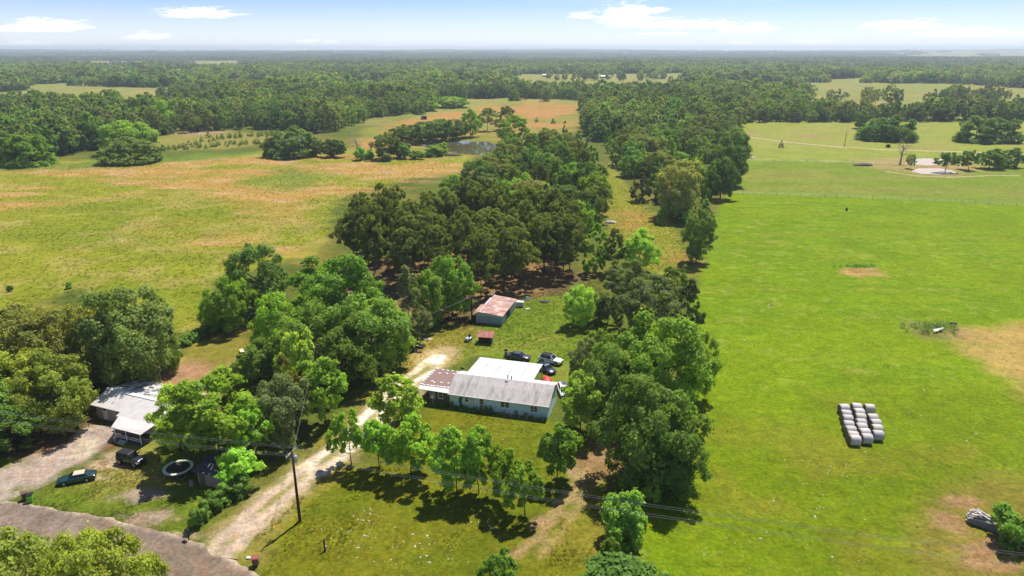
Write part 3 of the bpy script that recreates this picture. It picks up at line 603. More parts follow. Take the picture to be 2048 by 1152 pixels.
# ---- edge trees beyond the hay field
for px,py,pt,wp,k,col,lab in [
 (62,330,266,94,'dome',ELM,'round green tree at the far left corner of the hay field'),(10,328,258,90,'elm',ELD,'dark tree at the left border beyond the hay field'),
 (262,325,272,114,'dome',OAK,'wide dark tree jutting into the far hay field'),(262,306,236,110,'elm',(.06,.12,.02),'tall green tree behind the wide dark hay field tree'),
 (205,300,276,40,'bush',GRY,'grey green shrub left of the wide dark hay field tree'),(325,262,196,52,'elm',(.065,.13,.02),'tall lone green tree before the far left clearing'),
 (590,313,250,100,'dome',(.045,.075,.022),'dark tree clump at the middle far edge of the hay field'),(545,314,272,40,'bush',OAK,'low dark bush left of the middle hay field clump'),
 (630,312,272,36,'elm',CED,'dark tree right of the middle hay field clump'),(668,314,276,50,'bush',(.045,.085,.02),'round green bush at the far edge of the hay field'),
 (770,318,262,58,'elm',OAK,'dark tree left of the pond'),(800,316,282,50,'bush',(.05,.10,.022),'green bush between hay field and pond'),(772,322,300,26,'bush',GRY,'little grey bush below the dark pond tree'),
 (722,320,292,34,'bush',(.06,.13,.022),'bright bush among the bare snags'),(740,318,298,22,'bush',ELM,'small bush right of the bare snags'),
 (832,318,300,36,'bush',(.06,.13,.022),'green bush below the pond'),(868,313,290,40,'bush',ELM,'leafy bush at the near shore of the pond'),(884,310,284,24,'bush',(.07,.14,.025),'pale green bush at the pond shore'),
 (822,288,245,60,'elm',(.05,.10,.02),'green tree on the far left pond shore'),(860,282,238,66,'oak',(.045,.085,.02),'dark tree behind the pond'),(905,278,236,60,'elm',(.05,.10,.022),'tree above the middle of the pond'),
 (940,274,214,46,'elm',(.06,.13,.02),'tall bright tree right behind the pond'),(800,284,252,50,'oak',OAK,'dark shrubby tree left of the pond'),(885,272,236,54,'oak',(.05,.085,.022),'dark tree crown behind the far pond shore'),
 (975,262,213,44,'pine',PIN,'dark pine behind the right end of the pond'),(1015,258,210,44,'pine',PIN,'dark pine with flat crown above the pond'),(1028,288,228,66,'elm',ELM,'round green tree at the right end of the pond'),
 (1000,262,236,36,'pine',PIN,'small pine between the two pond pines'),(850,222,200,56,'elm',LIM,'light green tree beyond the pond meadow'),(905,215,192,70,'oak',LIM,'pale green round trees beside the far meadow'),
 (1072,244,234,9,'cedar',CED,'tiny left cedar in the orange meadow'),(1107,247,236,11,'cedar',CED,'tiny right cedar in the orange meadow'),(417,275,262,13,'cedar',CED,'lone round cedar beside the bare sandy spot'),
 (1615,450,440,6,'cedar',CED,'barely visible seedling at the pasture edge')][:-1]:
    tree(px,py,pt,wp,k,col,lab)
# ---- groves: single trees that cannot be told apart share a label within their grove
def fill(poly,space,seed,fn):
    P=np.array([at(*p) for p in poly]); rs=np.random.RandomState(seed); x0,y0=P.min(0); x1,y1=P.max(0); pts=[]
    for x in np.arange(x0,x1,space):
        for y in np.arange(y0,y1,space):
            q=(x+rs.uniform(-.42,.42)*space,y+rs.uniform(-.42,.42)*space)
            if polymask(np.array([q[0]]),np.array([q[1]]),poly,.01)[0]>.5: pts.append(q)
    for q in pts: fn(q,rs)
    return len(pts)
def pine_fn(q,rs): tree_at(*q,rs.uniform(13,17),rs.uniform(7.6,10.0),'pine',PIN,'tall dark pine in the grove behind the rusty shed','pines of the dark grove')
cnt=[fill([(672,560),(800,600),(935,580),(985,576),(1050,560),(1165,548),(1165,500),(1010,468),(880,470),(770,478),(672,520)],6.6,3,pine_fn)]
for px,py in [(1088,556),(1126,553),(1008,586),(962,592),(1040,575)]:
    x,y=at(px,py); tree_at(x,y,14.5,9.5,'pine',PIN,'tall dark pine in the grove behind the rusty shed','pines of the dark grove')
def mix_fn(label,group,rat,near=1.0):
    def f(q,rs):
        k=rs.choice(['oak','elm','poplar','pine','cedar'],p=rat); h={'oak':rs.uniform(9,15),'elm':rs.uniform(7,14),'poplar':rs.uniform(8,16),'pine':rs.uniform(11,15),'cedar':rs.uniform(7,11)}[k]*near
        wd=1.14*{'oak':rs.uniform(10,14),'elm':rs.uniform(8,11),'poplar':rs.uniform(4.2,6),'pine':rs.uniform(7,9),'cedar':rs.uniform(5,7)}[k]
        col={'oak':[OAK,(.075,.095,.026),(.05,.085,.02)][rs.randint(3)],'elm':[ELM,ELD,(.06,.11,.022)][rs.randint(3)],'poplar':[(.062,.125,.022),(.055,.11,.02)][rs.randint(2)],'pine':PIN,'cedar':CED}[k]
        tree_at(*q,h,wd,k,col,label,group)
    return f
cnt.append(fill([(880,435),(1010,462),(1165,498),(1212,430),(1195,350),(1165,300),(1075,296),(1010,328),(930,385)],10.2,4,mix_fn('tree in the mixed wood between the hay field and the grass strip','trees of the middle wood',[.30,.26,.26,.10,.08])))
cnt.append(fill([(1300,395),(1345,428),(1420,420),(1448,385),(1472,340),(1478,292),(1200,285),(1240,345)],10.2,5,mix_fn('tree in the wood between the grass strip and the right pasture','trees of the right wood',[.28,.26,.30,.06,.10])))
for i in range(16):
    px=1308+trnd.uniform(0,105); py=432+trnd.uniform(-8,22); tree(px,py,py-trnd.uniform(26,44),15,'poplar',(.075,.16,.025),'light green slender sapling at the foot of the right wood','slender saplings of the right wood',hs=1)
tree(1282,402,330,50,'cedar',(.04,.058,.022),'dark blunt cedar at the left front of the right wood',v=0); tree(1355,436,316,110,'oak',(.085,.098,.028),'olive crowned oak at the front of the right wood',v=0)
tree(1362,442,348,36,'poplar',(.06,.14,.022),'narrow pointed tree before the olive crowned oak',v=1); tree(1322,405,335,40,'poplar',(.06,.12,.022),'pointed tree left of the olive crowned oak',v=2)
tree(1062,442,355,100,'oak',(.085,.10,.034),'pale flowering oak at the edge of the dark pine grove',v=2); tree(990,395,310,105,'oak',(.085,.10,.026),'olive oak crown behind the dark pine grove',v=3)
tree(1172,460,400,56,'bush',(.10,.19,.025),'light lime green bush right of the flowering oak',v=1,hs=1)
x,y=at(1465,292)
for px,py in [(1455,372),(1466,340),(1440,398)]: tree(px,py,py-88,66,'oak',(.04,.078,.018),'dark green tree in the pasture-side front of the right wood','pasture-side trees of the right wood')
sap=0
for row in ((300,303,560,283,34),(330,298,470,276,12),(440,276,560,272,14)):
    for i in range(row[4]):
        t=i/(row[4]-1); px=row[0]+(row[2]-row[0])*t+trnd.uniform(-5,5); py=row[1]+(row[3]-row[1])*t+trnd.uniform(-3,3)
        tree(px,py,py-trnd.uniform(7,13),9,'poplar' if trnd.random()<.5 else 'cedar',(.055,.115,.022),'little planted tree in the rows beyond the hay field','young trees planted beyond the hay field',hs=1); sap+=1
print('grove counts',cnt,sap,'trees',sum(1 for o in ROOT.objects if o.type=='EMPTY'))
# ---- bare dead trees
def dead_tree(px,py,pt,label,seed,lean=0,n=9,spread=.45):
    x,y=at(px,py); h=height_to(x,y,pt); rs=np.random.RandomState(seed); r=empty('dead_tree',(x,y,-.05),0,label,'dead tree')
    b=MB(); pts=[(lean*z*h,0,z*h) for z in np.linspace(0,.75,6)]; b.tube(pts,[.42*h/9*(1-.09*i*1.3) for i in range(6)],8); b.build('trunk',DEADWOOD,r,True)
    for i in range(n):
        z=rs.uniform(.35,.75)*h; a=rs.uniform(0,6.28); l=spread*h*rs.uniform(.5,1.1); e=np.array([lean*z+math.cos(a)*l*.75,math.sin(a)*l*.75,z+l*rs.uniform(.35,.9)]); s0=np.array([lean*z,0,z]); m=(s0+e)/2+rs.normal(size=3)*.06*h
        q=MB(); q.tube([s0,m,e],[.16*h/9,.10*h/9,.03*h/9],5)
        for _ in range(2):
            d=e+rs.normal(size=3)*.12*h; q.tube([m,(m+d)/2+rs.normal(size=3)*.03*h,d],[.07*h/9,.05*h/9,.015*h/9],4)
        q.build('branch',DEADWOOD,r,True)
dead_tree(1800,328,284,'bare dead tree beside the pale ponds',1,.05,11)
dead_tree(716,316,272,'bare grey snag among bushes at the far hay field edge',2); dead_tree(742,314,282,'leaning bare snag right of the bright bush',3,.1,5,.25); dead_tree(612,310,272,'bare tree in front of the middle hay field clump',4,-.1,7)
# ------------------------------------------------------------------ stuff too many to count: instanced on points
def scatter(name,label,P,rot,scl,pick,protos,tint=None):
    col=bpy.data.collections.new(name+'_kinds')
    for i,me in enumerate(protos): col.objects.link(bpy.data.objects.new('%s_kind_%02d'%(name,i),me))
    me=bpy.data.meshes.new(name); me.vertices.add(len(P)); me.vertices.foreach_set('co',np.asarray(P,np.float32).ravel())
    a=me.attributes.new('rot','FLOAT_VECTOR','POINT'); a.data.foreach_set('vector',np.asarray(rot,np.float32).ravel())
    a=me.attributes.new('scl','FLOAT_VECTOR','POINT'); a.data.foreach_set('vector',np.asarray(scl,np.float32).ravel())
    a=me.attributes.new('pick','INT','POINT'); a.data.foreach_set('value',np.asarray(pick,np.int32))
    if tint is not None:
        a=me.attributes.new('tint','FLOAT_COLOR','POINT'); a.data.foreach_set('color',np.hstack([tint,np.ones((len(tint),1))]).astype(np.float32).ravel())
    o=link(bpy.data.objects.new(name,me)); tag(o,label,kind='stuff')
    g=bpy.data.node_groups.new(name,'GeometryNodeTree'); g.interface.new_socket('Geometry',in_out='INPUT',socket_type='NodeSocketGeometry'); g.interface.new_socket('Geometry',in_out='OUTPUT',socket_type='NodeSocketGeometry')
    n=g.nodes; l=g.links; gi=n.new('NodeGroupInput'); go=n.new('NodeGroupOutput'); iop=n.new('GeometryNodeInstanceOnPoints'); ci=n.new('GeometryNodeCollectionInfo')
    ci.inputs['Collection'].default_value=col; ci.inputs['Separate Children'].default_value=True; ci.inputs['Reset Children'].default_value=True
    def na(nm,t):
        q=n.new('GeometryNodeInputNamedAttribute'); q.data_type=t; q.inputs['Name'].default_value=nm; return q.outputs['Attribute']
    l.new(gi.outputs[0],iop.inputs['Points']); l.new(ci.outputs[0],iop.inputs['Instance']); iop.inputs['Pick Instance'].default_value=True
    l.new(na('pick','INT'),iop.inputs['Instance Index']); l.new(na('rot','FLOAT_VECTOR'),iop.inputs['Rotation']); l.new(na('scl','FLOAT_VECTOR'),iop.inputs['Scale'])
    l.new(iop.outputs[0],go.inputs[0]); md=o.modifiers.new('scatter','NODES'); md.node_group=g; return o
GREENS=[(.066,.105,.022),(.055,.08,.022),(.09,.105,.03),(.042,.066,.02),(.08,.13,.024),(.085,.10,.034),(.055,.105,.022),(.044,.068,.02)]
WOODLEAF=leaf_material('woodland_leaves',[(i/7.0,c) for i,c in enumerate(GREENS)],gain=3.1)
def strip(V,Fq,rnd): return V,Fq,rnd
protA=[]
for i,(k,n) in enumerate([('oak',1700),('elm',1700),('poplar',1100),('oak',1700),('pine',1300),('elm',1700),('oak',1700),('cedar',1000),('dome',1700)]):
    V,Fq,rnd,_=gen_crown(k,500+i,n,.05)
    tr=MB(); tr.tube([(0,0,-.02),(0,0,.55)],[.022,.010],5); m=tr.mesh('t',BARK); tv=np.zeros(len(m.vertices)*3); m.vertices.foreach_get('co',tv); tf=[tuple(p.vertices) for p in m.polygons if len(p.vertices)==4]
    V2=np.vstack([V,tv.reshape(-1,3)]); F2=np.vstack([Fq,np.array(tf)+len(V)]); me=np_mesh('wood_tree',V2,F2,[WOODLEAF,BARK],rnd=np.r_[rnd,np.zeros(len(tf))]); mi=np.r_[np.zeros(len(Fq)),np.ones(len(tf))].astype(np.int32); me.polygons.foreach_set('material_index',mi); protA.append(me)
protB=[]
for i,(k,n) in enumerate([('oak',380),('elm',380),('oak',380),('pine',330),('elm',380),('poplar',260),('dome',380)]):
    V,Fq,rnd,_=gen_crown(k,600+i,n,.10); protB.append(np_mesh('wood_tree_far',V,Fq,[WOODLEAF],rnd=rnd))
# patches of far wood: several small crowns with their own tints, 70 m across
def patchleaf():
    m=bpy.data.materials.new('far_woodland'); n,l=nodes_of(m); b=n['Principled BSDF']; b.inputs['Roughness'].default_value=.9; b.inputs['Specular IOR Level'].default_value=.05
    a=n.new('ShaderNodeAttribute'); a.attribute_name='rnd'; cr=n.new('ShaderNodeValToRGB'); el=cr.color_ramp.elements
    cols=[(.05,.075,.028),(.085,.13,.036),(.12,.17,.04),(.16,.17,.06)]
    while len(el)<4: el.new(.5)
    for i,c in enumerate(cols): el[i].position=i/3; el[i].color=(*c,1)
    l.new(a.outputs['Fac'],cr.inputs[0]); oi=n.new('ShaderNodeObjectInfo'); mr=n.new('ShaderNodeMapRange'); mr.inputs['To Min'].default_value=1.2; mr.inputs['To Max'].default_value=2.1; l.new(oi.outputs['Random'],mr.inputs['Value'])
    vm=n.new('ShaderNodeVectorMath'); vm.operation='SCALE'; l.new(cr.outputs[0],vm.inputs[0]); l.new(mr.outputs[0],vm.inputs['Scale']); n.remove(b); d=n.new('ShaderNodeBsdfDiffuse'); t=n.new('ShaderNodeBsdfTranslucent'); mx=n.new('ShaderNodeMixShader'); mx.inputs[0].default_value=.45; l.new(vm.outputs[0],d.inputs[0]); l.new(vm.outputs[0],t.inputs[0]); l.new(d.outputs[0],mx.inputs[1]); l.new(t.outputs[0],mx.inputs[2]); l.new(mx.outputs[0],n['Material Output'].inputs[0]); return m
FARWOOD=patchleaf(); protC=[]
for i in range(6):
    rs=np.random.RandomState(700+i); VV=[];RN=[];FF=[];k=0
    for j in range(62):
        x,y=rs.uniform(-40,40,2)
        if x*x+y*y>1650: continue
        V,Fq,_,_=gen_crown(['oak','elm','pine'][rs.randint(3)],900+j%9,26,.30); hh=rs.uniform(8,15); ww=rs.uniform(8,13)
        V=V*np.array([ww,ww,hh])+np.array([x,y,0]); VV.append(V);FF.append(Fq+k);k+=len(V);RN.append(np.clip(rs.rand()+rs.normal(size=len(Fq))*.08,0,1))
    protC.append(np_mesh('far_wood_patch',np.vstack(VV),np.vstack(FF),[FARWOOD],rnd=np.concatenate(RN)))
EDGE=np.array([(-900,334),(-100,330),(0,322),(110,316),(200,296),(310,272),(430,258),(560,262),(640,268),(715,252),(735,236),(860,226),(990,212),(1010,205),(1165,205),(1172,282),(1470,288),(1478,246),(1700,244),(2048,243),(2900,243)],float)
CLEAR=[[(225,236),(420,236),(420,197),(225,197)],[(335,144),(505,144),(505,121),(335,121)],[(150,140),(300,140),(300,122),(150,122)],[(1025,186),(1395,186),(1395,149),(1025,149)],[(1590,236),(2700,238),(2700,198),(1590,198)],[(1665,182),(1740,182),(1740,157),(1665,157)],
 [(1780,117),(2300,118),(2300,105),(1800,106)],[(675,182),(800,182),(800,162),(675,162)],[(1470,160),(1545,160),(1545,150),(1470,150)],[(130,222),(180,222),(180,196),(130,196)],[(1800,150),(1960,150),(1960,141),(1800,141)],[(860,240),(870,200),(1010,196),(1170,200),(1170,215),(1000,225)]]
def wood_points(y0,y1,space,rmax,seed):
    rs=np.random.RandomState(seed); X=[];Y=[]
    for y in np.arange(y0,y1,space):
        xs=np.arange(-rmax*(y+40),rmax*(y+40),space); X.append(xs+rs.uniform(-.45,.45,len(xs))*space); Y.append(y+rs.uniform(-.45,.45,len(xs))*space)
    x=np.concatenate(X);y=np.concatenate(Y); d=y*CP+CAMH*SP; px=1024+FPX*x/d; py=576-FPX*(y*SP-CAMH*CP)/d
    ok=py<np.interp(px,EDGE[:,0],EDGE[:,1])+(fbm(x,y,45,3,77)-.5)*14*sstep(1475,1400,px)
    for c in CLEAR: ok&=(polymask(x,y,c,1,y0*.03,8)<.5)|(rs.rand(len(x))<.04)
    ok&=~((fbm(x*.7,y,230,3,55)>.568)&(y>640))
    return x[ok],y[ok],rs
def woods(name,label,y0,y1,space,rmax,protos,seed,sw,sh):
    x,y,rs=wood_points(y0,y1,space,rmax,seed); n=len(x); z=terrain(x,y)-.1
    sp=fbm(x,y,70,3,66); s=rs.uniform(.72,1.28,n)*(0.55+.9*sp)
    scl=np.stack([s*rs.uniform(*sw,n),s*rs.uniform(*sw,n),s*rs.uniform(*sh,n)],1) if sw else np.stack([rs.uniform(.9,1.15,n)]*2+[rs.uniform(.8,1.2,n)],1)
    rot=np.zeros((n,3)); rot[:,2]=rs.uniform(0,6.28,n); pick=(rs.randint(0,len(protos),n)); print(name,n)
    return scatter(name,label,np.stack([x,y,z],1),rot,scl,pick,protos)
woods('woodland','mixed woodland beyond the fields in the middle distance',300,820,7.4,.92,protA,21,(9,14),(10,15))
woods('distant_woodland','bluish mixed woodland stretching behind the clearings',820,1900,10.0,.92,protB,22,(12,17),(10,15))
woods('far_off_woodland','far hazy woodland up to the horizon',1900,5200,58,.95,protC,23,None,None)
woods('horizon_woodland','blue wooded ridges along the horizon',5200,12300,105,.98,protC,24,(1.35,1.6),(1.0,1.3))
# grass tufts that roughen the turf
GRASS=leaf_material('grass_blades',instancer='tint',gain=.95)
tufts=[]
for i in range(4):
    rs=np.random.RandomState(800+i); n=26; a=rs.uniform(0,6.28,n); r=rs.uniform(0,.34,n)**1; p=np.stack([np.cos(a)*r,np.sin(a)*r,np.zeros(n)],1); d=np.stack([np.cos(a)*.35,np.sin(a)*.35,rs.uniform(.45,1,n)],1)*rs.uniform(.35,.75,n)[:,None]
    sd=np.stack([-np.sin(a),np.cos(a),0*a],1)*rs.uniform(.04,.09,n)[:,None]; V=np.stack([p-sd,p+sd,p+d*.6+sd*.8,p+d],1).reshape(-1,3); tufts.append(np_mesh('grass_tuft',V,np.arange(4*n).reshape(n,4),[GRASS],rnd=rs.rand(n)))
def grass(name,label,poly,n,seed,size,h,tone=1.0,clump=.0):
    rs=np.random.RandomState(seed); P=np.array([at(*p) for p in poly]); x=rs.uniform(P[:,0].min(),P[:,0].max(),n*3);y=rs.uniform(P[:,1].min(),P[:,1].max(),n*3)
    ok=(polymask(x,y,poly,.3)>.5)&(linemask(x,y,DRIVE,2.3,.4,.4)<.3)
    if clump: ok&=fbm(x,y,5,3,seed)>clump
    x=x[ok][:n];y=y[ok][:n];m=len(x); s=size*rs.uniform(.6,1.5,m); rot=np.zeros((m,3)); rot[:,2]=rs.uniform(0,6.28,m); t=ground_col(x,y)*tone*rs.uniform(.85,1.15,(m,1)); print(name,m)
    scatter(name,label,np.stack([x,y,terrain(x,y)-.03],1),rot,np.stack([s,s,s*h],1),rs.randint(0,4,m),tufts,t)
grass('tall_grass','rough tall grass in the back yard and on the driveway verges',[(392,1112),(560,960),(640,890),(760,780),(880,660),(1000,600),(1200,560),(1250,640),(1200,760),(1090,700),(960,700),(880,735),(760,870),(620,990),(520,1080)],9000,1,.45,.5,2.1)
grass('pasture_grass','tufty short grass over the lime green right pasture',[(1470,330),(1400,600),(1400,860),(1200,1152),(2048,1152),(2048,330)],18000,2,.34,.35,2.0)
grass('field_grass','dry and green grass tufts over the left hay field',[(0,330),(950,300),(640,480),(420,560),(380,690),(0,620)],22000,3,.6,.45,1.6)
grass('lawn_grass','short lawn grass in front of the blue house',[(740,940),(860,815),(1210,870),(1180,1152),(520,1152),(620,1000)],12000,4,.26,.4,1.6)
grass('yard_grass','grass of the left house yard',[(60,1010),(240,880),(420,960),(400,1080),(120,1025)],5000,5,.28,.45,1.6)
grass('strip_grass','tall dry grass on the strip between the woods',[(1205,330),(1270,400),(1360,470),(1385,548),(1260,540),(1215,430)],4000,6,.55,.5,2.1)
# pale stones and chalky clods on the turf
STONE=mat('pale_stone',(.52,.47,.36),.95,var=.25,scale=4); rs=np.random.RandomState(9); V=[];Fc=[]
def stone(x,y,r):
    k=len(V); n=7; a0=rs.uniform(0,6.28); ax=rs.uniform(.6,1.6); z=float(terrain(np.array([x]),np.array([y]))[0])
    ring=[(x+math.cos(a0+6.28*i/n)*r*ax*rs.uniform(.6,1.2),y+math.sin(a0+6.28*i/n)*r/ax*rs.uniform(.6,1.2),z-.05) for i in range(n)]; V.extend(ring); V.extend([(x+(p[0]-x)*.6,y+(p[1]-y)*.6,z+r*rs.uniform(.2,.4)) for p in ring]); V.append((x,y,z+r*.42))
    for i in range(n):
        j=(i+1)%n; Fc.append((k+i,k+j,k+n+j)); Fc.append((k+i,k+n+j,k+n+i)); Fc.append((k+n+i,k+n+j,k+2*n))
for cx,cyy,sx,sy,n in [(740,1030,30,14,26),(700,1075,50,22,22),(860,1095,60,30,26),(780,1120,90,24,18),(1000,870,60,16,10),(940,1050,70,30,12),(1720,945,90,40,30),(1650,1010,90,50,26),(1840,840,60,30,16),(1600,920,60,50,14),(1950,880,70,30,12),(1560,830,80,60,10),(1500,1080,110,40,18),(1700,1120,120,30,14),(960,960,120,14,10),(150,470,60,6,30),(240,480,40,8,30),(1560,640,60,40,18)]:
    for i in range(n):
        p=at(cx+rs.normal()*sx*.6,cyy+rs.normal()*sy*.6); stone(p[0],p[1],rs.uniform(.05,.13)*(1.5 if cyy<700 else 1)*(1.9 if rs.rand()<.15 else 1))
me=bpy.data.meshes.new('stones'); me.from_pydata(V,[],Fc); me.materials.append(STONE); me.update(); tag(link(bpy.data.objects.new('scattered_stones',me)),'pale stones and clods scattered over lawn and pasture',kind='stuff')
# ------------------------------------------------------------------ buildings
BLUE=mat('pale_blue_siding',(.58,.79,.93),.7,var=.06,scale=1.2,stretch=(.4,.4,3),col2=(.51,.71,.85),thr=(.5,.8))
SHINGLE=mat('weathered_shingle',(.44,.40,.38),.95,var=.18,scale=.9,stretch=(1.6,.35,.35),col2=(.24,.21,.21),thr=(.48,.74),bump=.2)
WHITEM=mat('white_metal_roof',(.62,.61,.60),.5,spec=.4,var=.06,scale=.8,col2=(.54,.53,.51),thr=(.5,.8),tint=True)
BROWNR=mat('brown_roofing',(.235,.15,.13),.9,var=.14,scale=1.2); TAR=mat('white_sealant',(.82,.80,.78),.8,var=.08)
WOODB=mat('brown_boards',(.16,.12,.095),.9,var=.3,scale=2,stretch=(4,4,.3)); GLASS=mat('window_glass',(.03,.035,.04),.08,spec=.6,var=.1)
WHITE=mat('white_paint',(.78,.77,.74),.6,var=.06); BLACK=mat('black_plastic',(.018,.018,.02),.5,var=.15); METAL=mat('galvanised_metal',(.45,.46,.47),.4,metal=.6,var=.12)
RUST=mat('rusty_sheet_metal',(.34,.13,.085),.7,spec=.3,var=.22,scale=1.3,stretch=(.35,2.4,1),col2=(.58,.49,.46),thr=(.44,.62),tint=True)
RUSTD=mat('dark_rusty_metal',(.26,.085,.06),.75,var=.25,scale=1.5,stretch=(2,.5,1),col2=(.36,.17,.12)); GREYW=mat('grey_blue_sheet_wall',(.33,.41,.47),.6,var=.12,scale=1.0,col2=(.46,.50,.52),thr=(.52,.7))
DARKB=mat('dark_old_boards',(.055,.05,.048),.9,var=.3,scale=3,stretch=(3,3,.3)); TANW=mat('tan_siding',(.40,.33,.27),.85,var=.1,scale=1.5); GREYR=mat('pale_grey_roofing',(.56,.52,.50),.85,var=.10,scale=.9,col2=(.46,.42,.40),thr=(.45,.75))
DIRTY=mat('soot_stained_roofing',(.50,.48,.46),.85,var=.2,scale=1.0,col2=(.10,.10,.10),thr=(.47,.58)); CONC=mat('concrete',(.42,.40,.37),.9,var=.15)
def opening(w0,w1,z0,z1,y,parent,muntin=True,name='window',double=False):
    """a framed window in a wall whose face is at y, looking towards -y"""
    f=MB(); t=.07
    f.box(w0,w1,y-.05,y+.03,z0,z0+t).box(w0,w1,y-.05,y+.03,z1-t,z1).box(w0,w0+t,y-.05,y+.03,z0+t,z1-t).box(w1-t,w1,y-.05,y+.03,z0+t,z1-t)
    if double: f.box((w0+w1)/2-.05,(w0+w1)/2+.05,y-.05,y+.03,z0+t,z1-t)
    r=f.build(name,WHITE,parent); zm=(z0+z1)/2
    cols=[(w0+t,(w0+w1)/2-.05),((w0+w1)/2+.05,w1-t)] if double else [(w0+t,w1-t)]
    for a,b in cols:
        MB().box(a,b,y-.015,y+.02,z0+t,zm-.02).build('pane',GLASS,r); MB().box(a,b,y-.03,y+.005,zm+.02,z1-t).build('pane',GLASS,r); MB().box(a,b,y-.045,y+.0,zm-.02,zm+.02).build('sash',WHITE,r)
    MB().box(w0-.06,w1+.06,y-.12,y-.002,z0-.06,z0-.002).build('sill',WHITE,r); return r
# -- the long pale blue house
hx,hy=at(900,812); HR=R(-15.34)
H=empty('blue_house',(hx,hy),HR,'long pale blue house with streaked grey shingle roof and white rear roof','house')
wl=MB(); L=14.8; EZ=2.2; RY=3.45; RZ=3.75; BY=6.0; BZ=2.95
wl.box(0,L,0,BY-.3,-.05,EZ); wl.hexa([(0,0,EZ),(0.12,0,EZ),(.12,BY-.3,EZ),(0,BY-.3,EZ)],[(0,RY-.02,RZ-.09),(.12,RY-.02,RZ-.09),(.12,RY+.02,RZ-.09),(0,RY+.02,RZ-.09)]); wl.build('wall',BLUE,H)
for x0 in (0.0,L-.14): pass
g=MB(); g.poly([(L-.002,0,EZ),(L-.002,BY-.3,EZ),(L-.002,BY-.3,BZ-.12),(L-.002,RY,RZ-.12)]); g.poly([(L-.13,0,EZ),(L-.13,RY,RZ-.12),(L-.13,BY-.3,BZ-.12),(L-.13,BY-.3,EZ)]); g.build('gable',BLUE,H)
for i in range(8):
    z=.12+i*.26; MB().box(.02,L-.02,-.022,-.002,z,z+.012).build('siding_board',BLUE,H)
ov=.3
rf=MB(); nseg=24
for k in range(nseg):
    x0=-.25+(L+.5)*k/nseg; x1=-.25+(L+.5)*(k+1)/nseg; sag=lambda x:-.05*math.sin(math.pi*(x+.25)/(L+.5))
    m1=(0.55*RY,EZ+(RZ-EZ)*.64); 
    rf.slab([(x0,-ov,EZ-.08),(x1,-ov,EZ-.08),(x1,m1[0],m1[1]+sag(x1)),(x0,m1[0],m1[1]+sag(x0))],.1); rf.slab([(x0,m1[0],m1[1]+sag(x0)),(x1,m1[0],m1[1]+sag(x1)),(x1,RY,RZ+sag(x1)),(x0,RY,RZ+sag(x0))],.1)
roof=rf.build('roof',SHINGLE,H)
for i in range(6):
    x0=-.25+(L+.5)*i/6+.01; x1=-.25+(L+.5)*(i+1)/6-.01; MB().slab([(x0,RY+.01,RZ-.02),(x1,RY+.01,RZ-.02),(x1,BY,BZ),(x0,BY,BZ)],.06).build('rear_roof_panel',WHITEM,H)
for i,(x,y,h) in enumerate([(7.75,4.1,.55),(8.4,3.75,.62)]): MB().tube([(x,y,RZ-.4),(x,y,RZ+h-.15)],.075,10).build('vent_pipe',BLACK,roof)
MB().box(7.6,8.0,3.0,3.35,RZ-.3,RZ-.02).build('roof_vent',METAL,roof); MB().box(-.25,L+.25,-.37,-.301,EZ-.2,EZ-.07).build('gutter',WHITE,H)
opening(2.35,2.95,1.0,2.05,0,H); opening(4.55,5.25,1.0,2.0,0,H); opening(7.75,9.15,.95,1.95,0,H,double=True); opening(12.2,13.3,.85,1.8,0,H,double=True)
ac=MB(); ac.box(3.0,3.75,-.42,-.002,1.02,1.55); a=ac.build('window_air_conditioner',WHITE,H,bevel=.03)
for i in range(5): MB().box(3.06,3.69,-.435,-.421,1.08+i*.09,1.12+i*.09).build('vent_slat',METAL,a)
MB().box(4.5,5.3,-.06,-.002,.15,.95).build('boarded_panel',WHITE,H)
MB().box(-.01,L+.01,-.05,-.0025,-.06,.07).build('foundation',CONC,H)
for x in (6.1,6.9): MB().box(x,x+.3,-.12,-.002,.75,1.05).build('meter_box',METAL,H)
# carport behind the house
cp=empty('carport',H.matrix_world.to_translation() if False else (hx,hy),HR,'flat white metal carport roof joined to the back of the blue house','carport')
for i in range(5):
    for j in range(2):
        x0=.75+i*2.1; y0=BY+.02+j*3.15; k=j*.0; z0=BZ-.04-j*.13; MB().slab([(x0+.03,y0,z0),(x0+2.07,y0,z0),(x0+2.07,y0+3.09,z0-.13),(x0+.03,y0+3.09,z0-.13)],.05).build('roof_panel',WHITEM,cp).color=(*[random.Random(i*7+j).uniform(.88,1.06)]*3,1)
    MB().box(.75+i*2.1-.03,.75+i*2.1+.03,BY+.05,BY+6.3,BZ-.34,BZ-.331+.0).build('purlin',METAL,cp)
for x in (.9,4.2,7.6,11.1):
    MB().tube([(x,BY+6.1,-.05),(x,BY+6.1,BZ-.36)],.06,6).build('post',METAL,cp)
MB().box(.75,11.25,BY+6.27,BY+6.33,BZ-.48,BZ-.335).build('fascia',WHITE,cp)
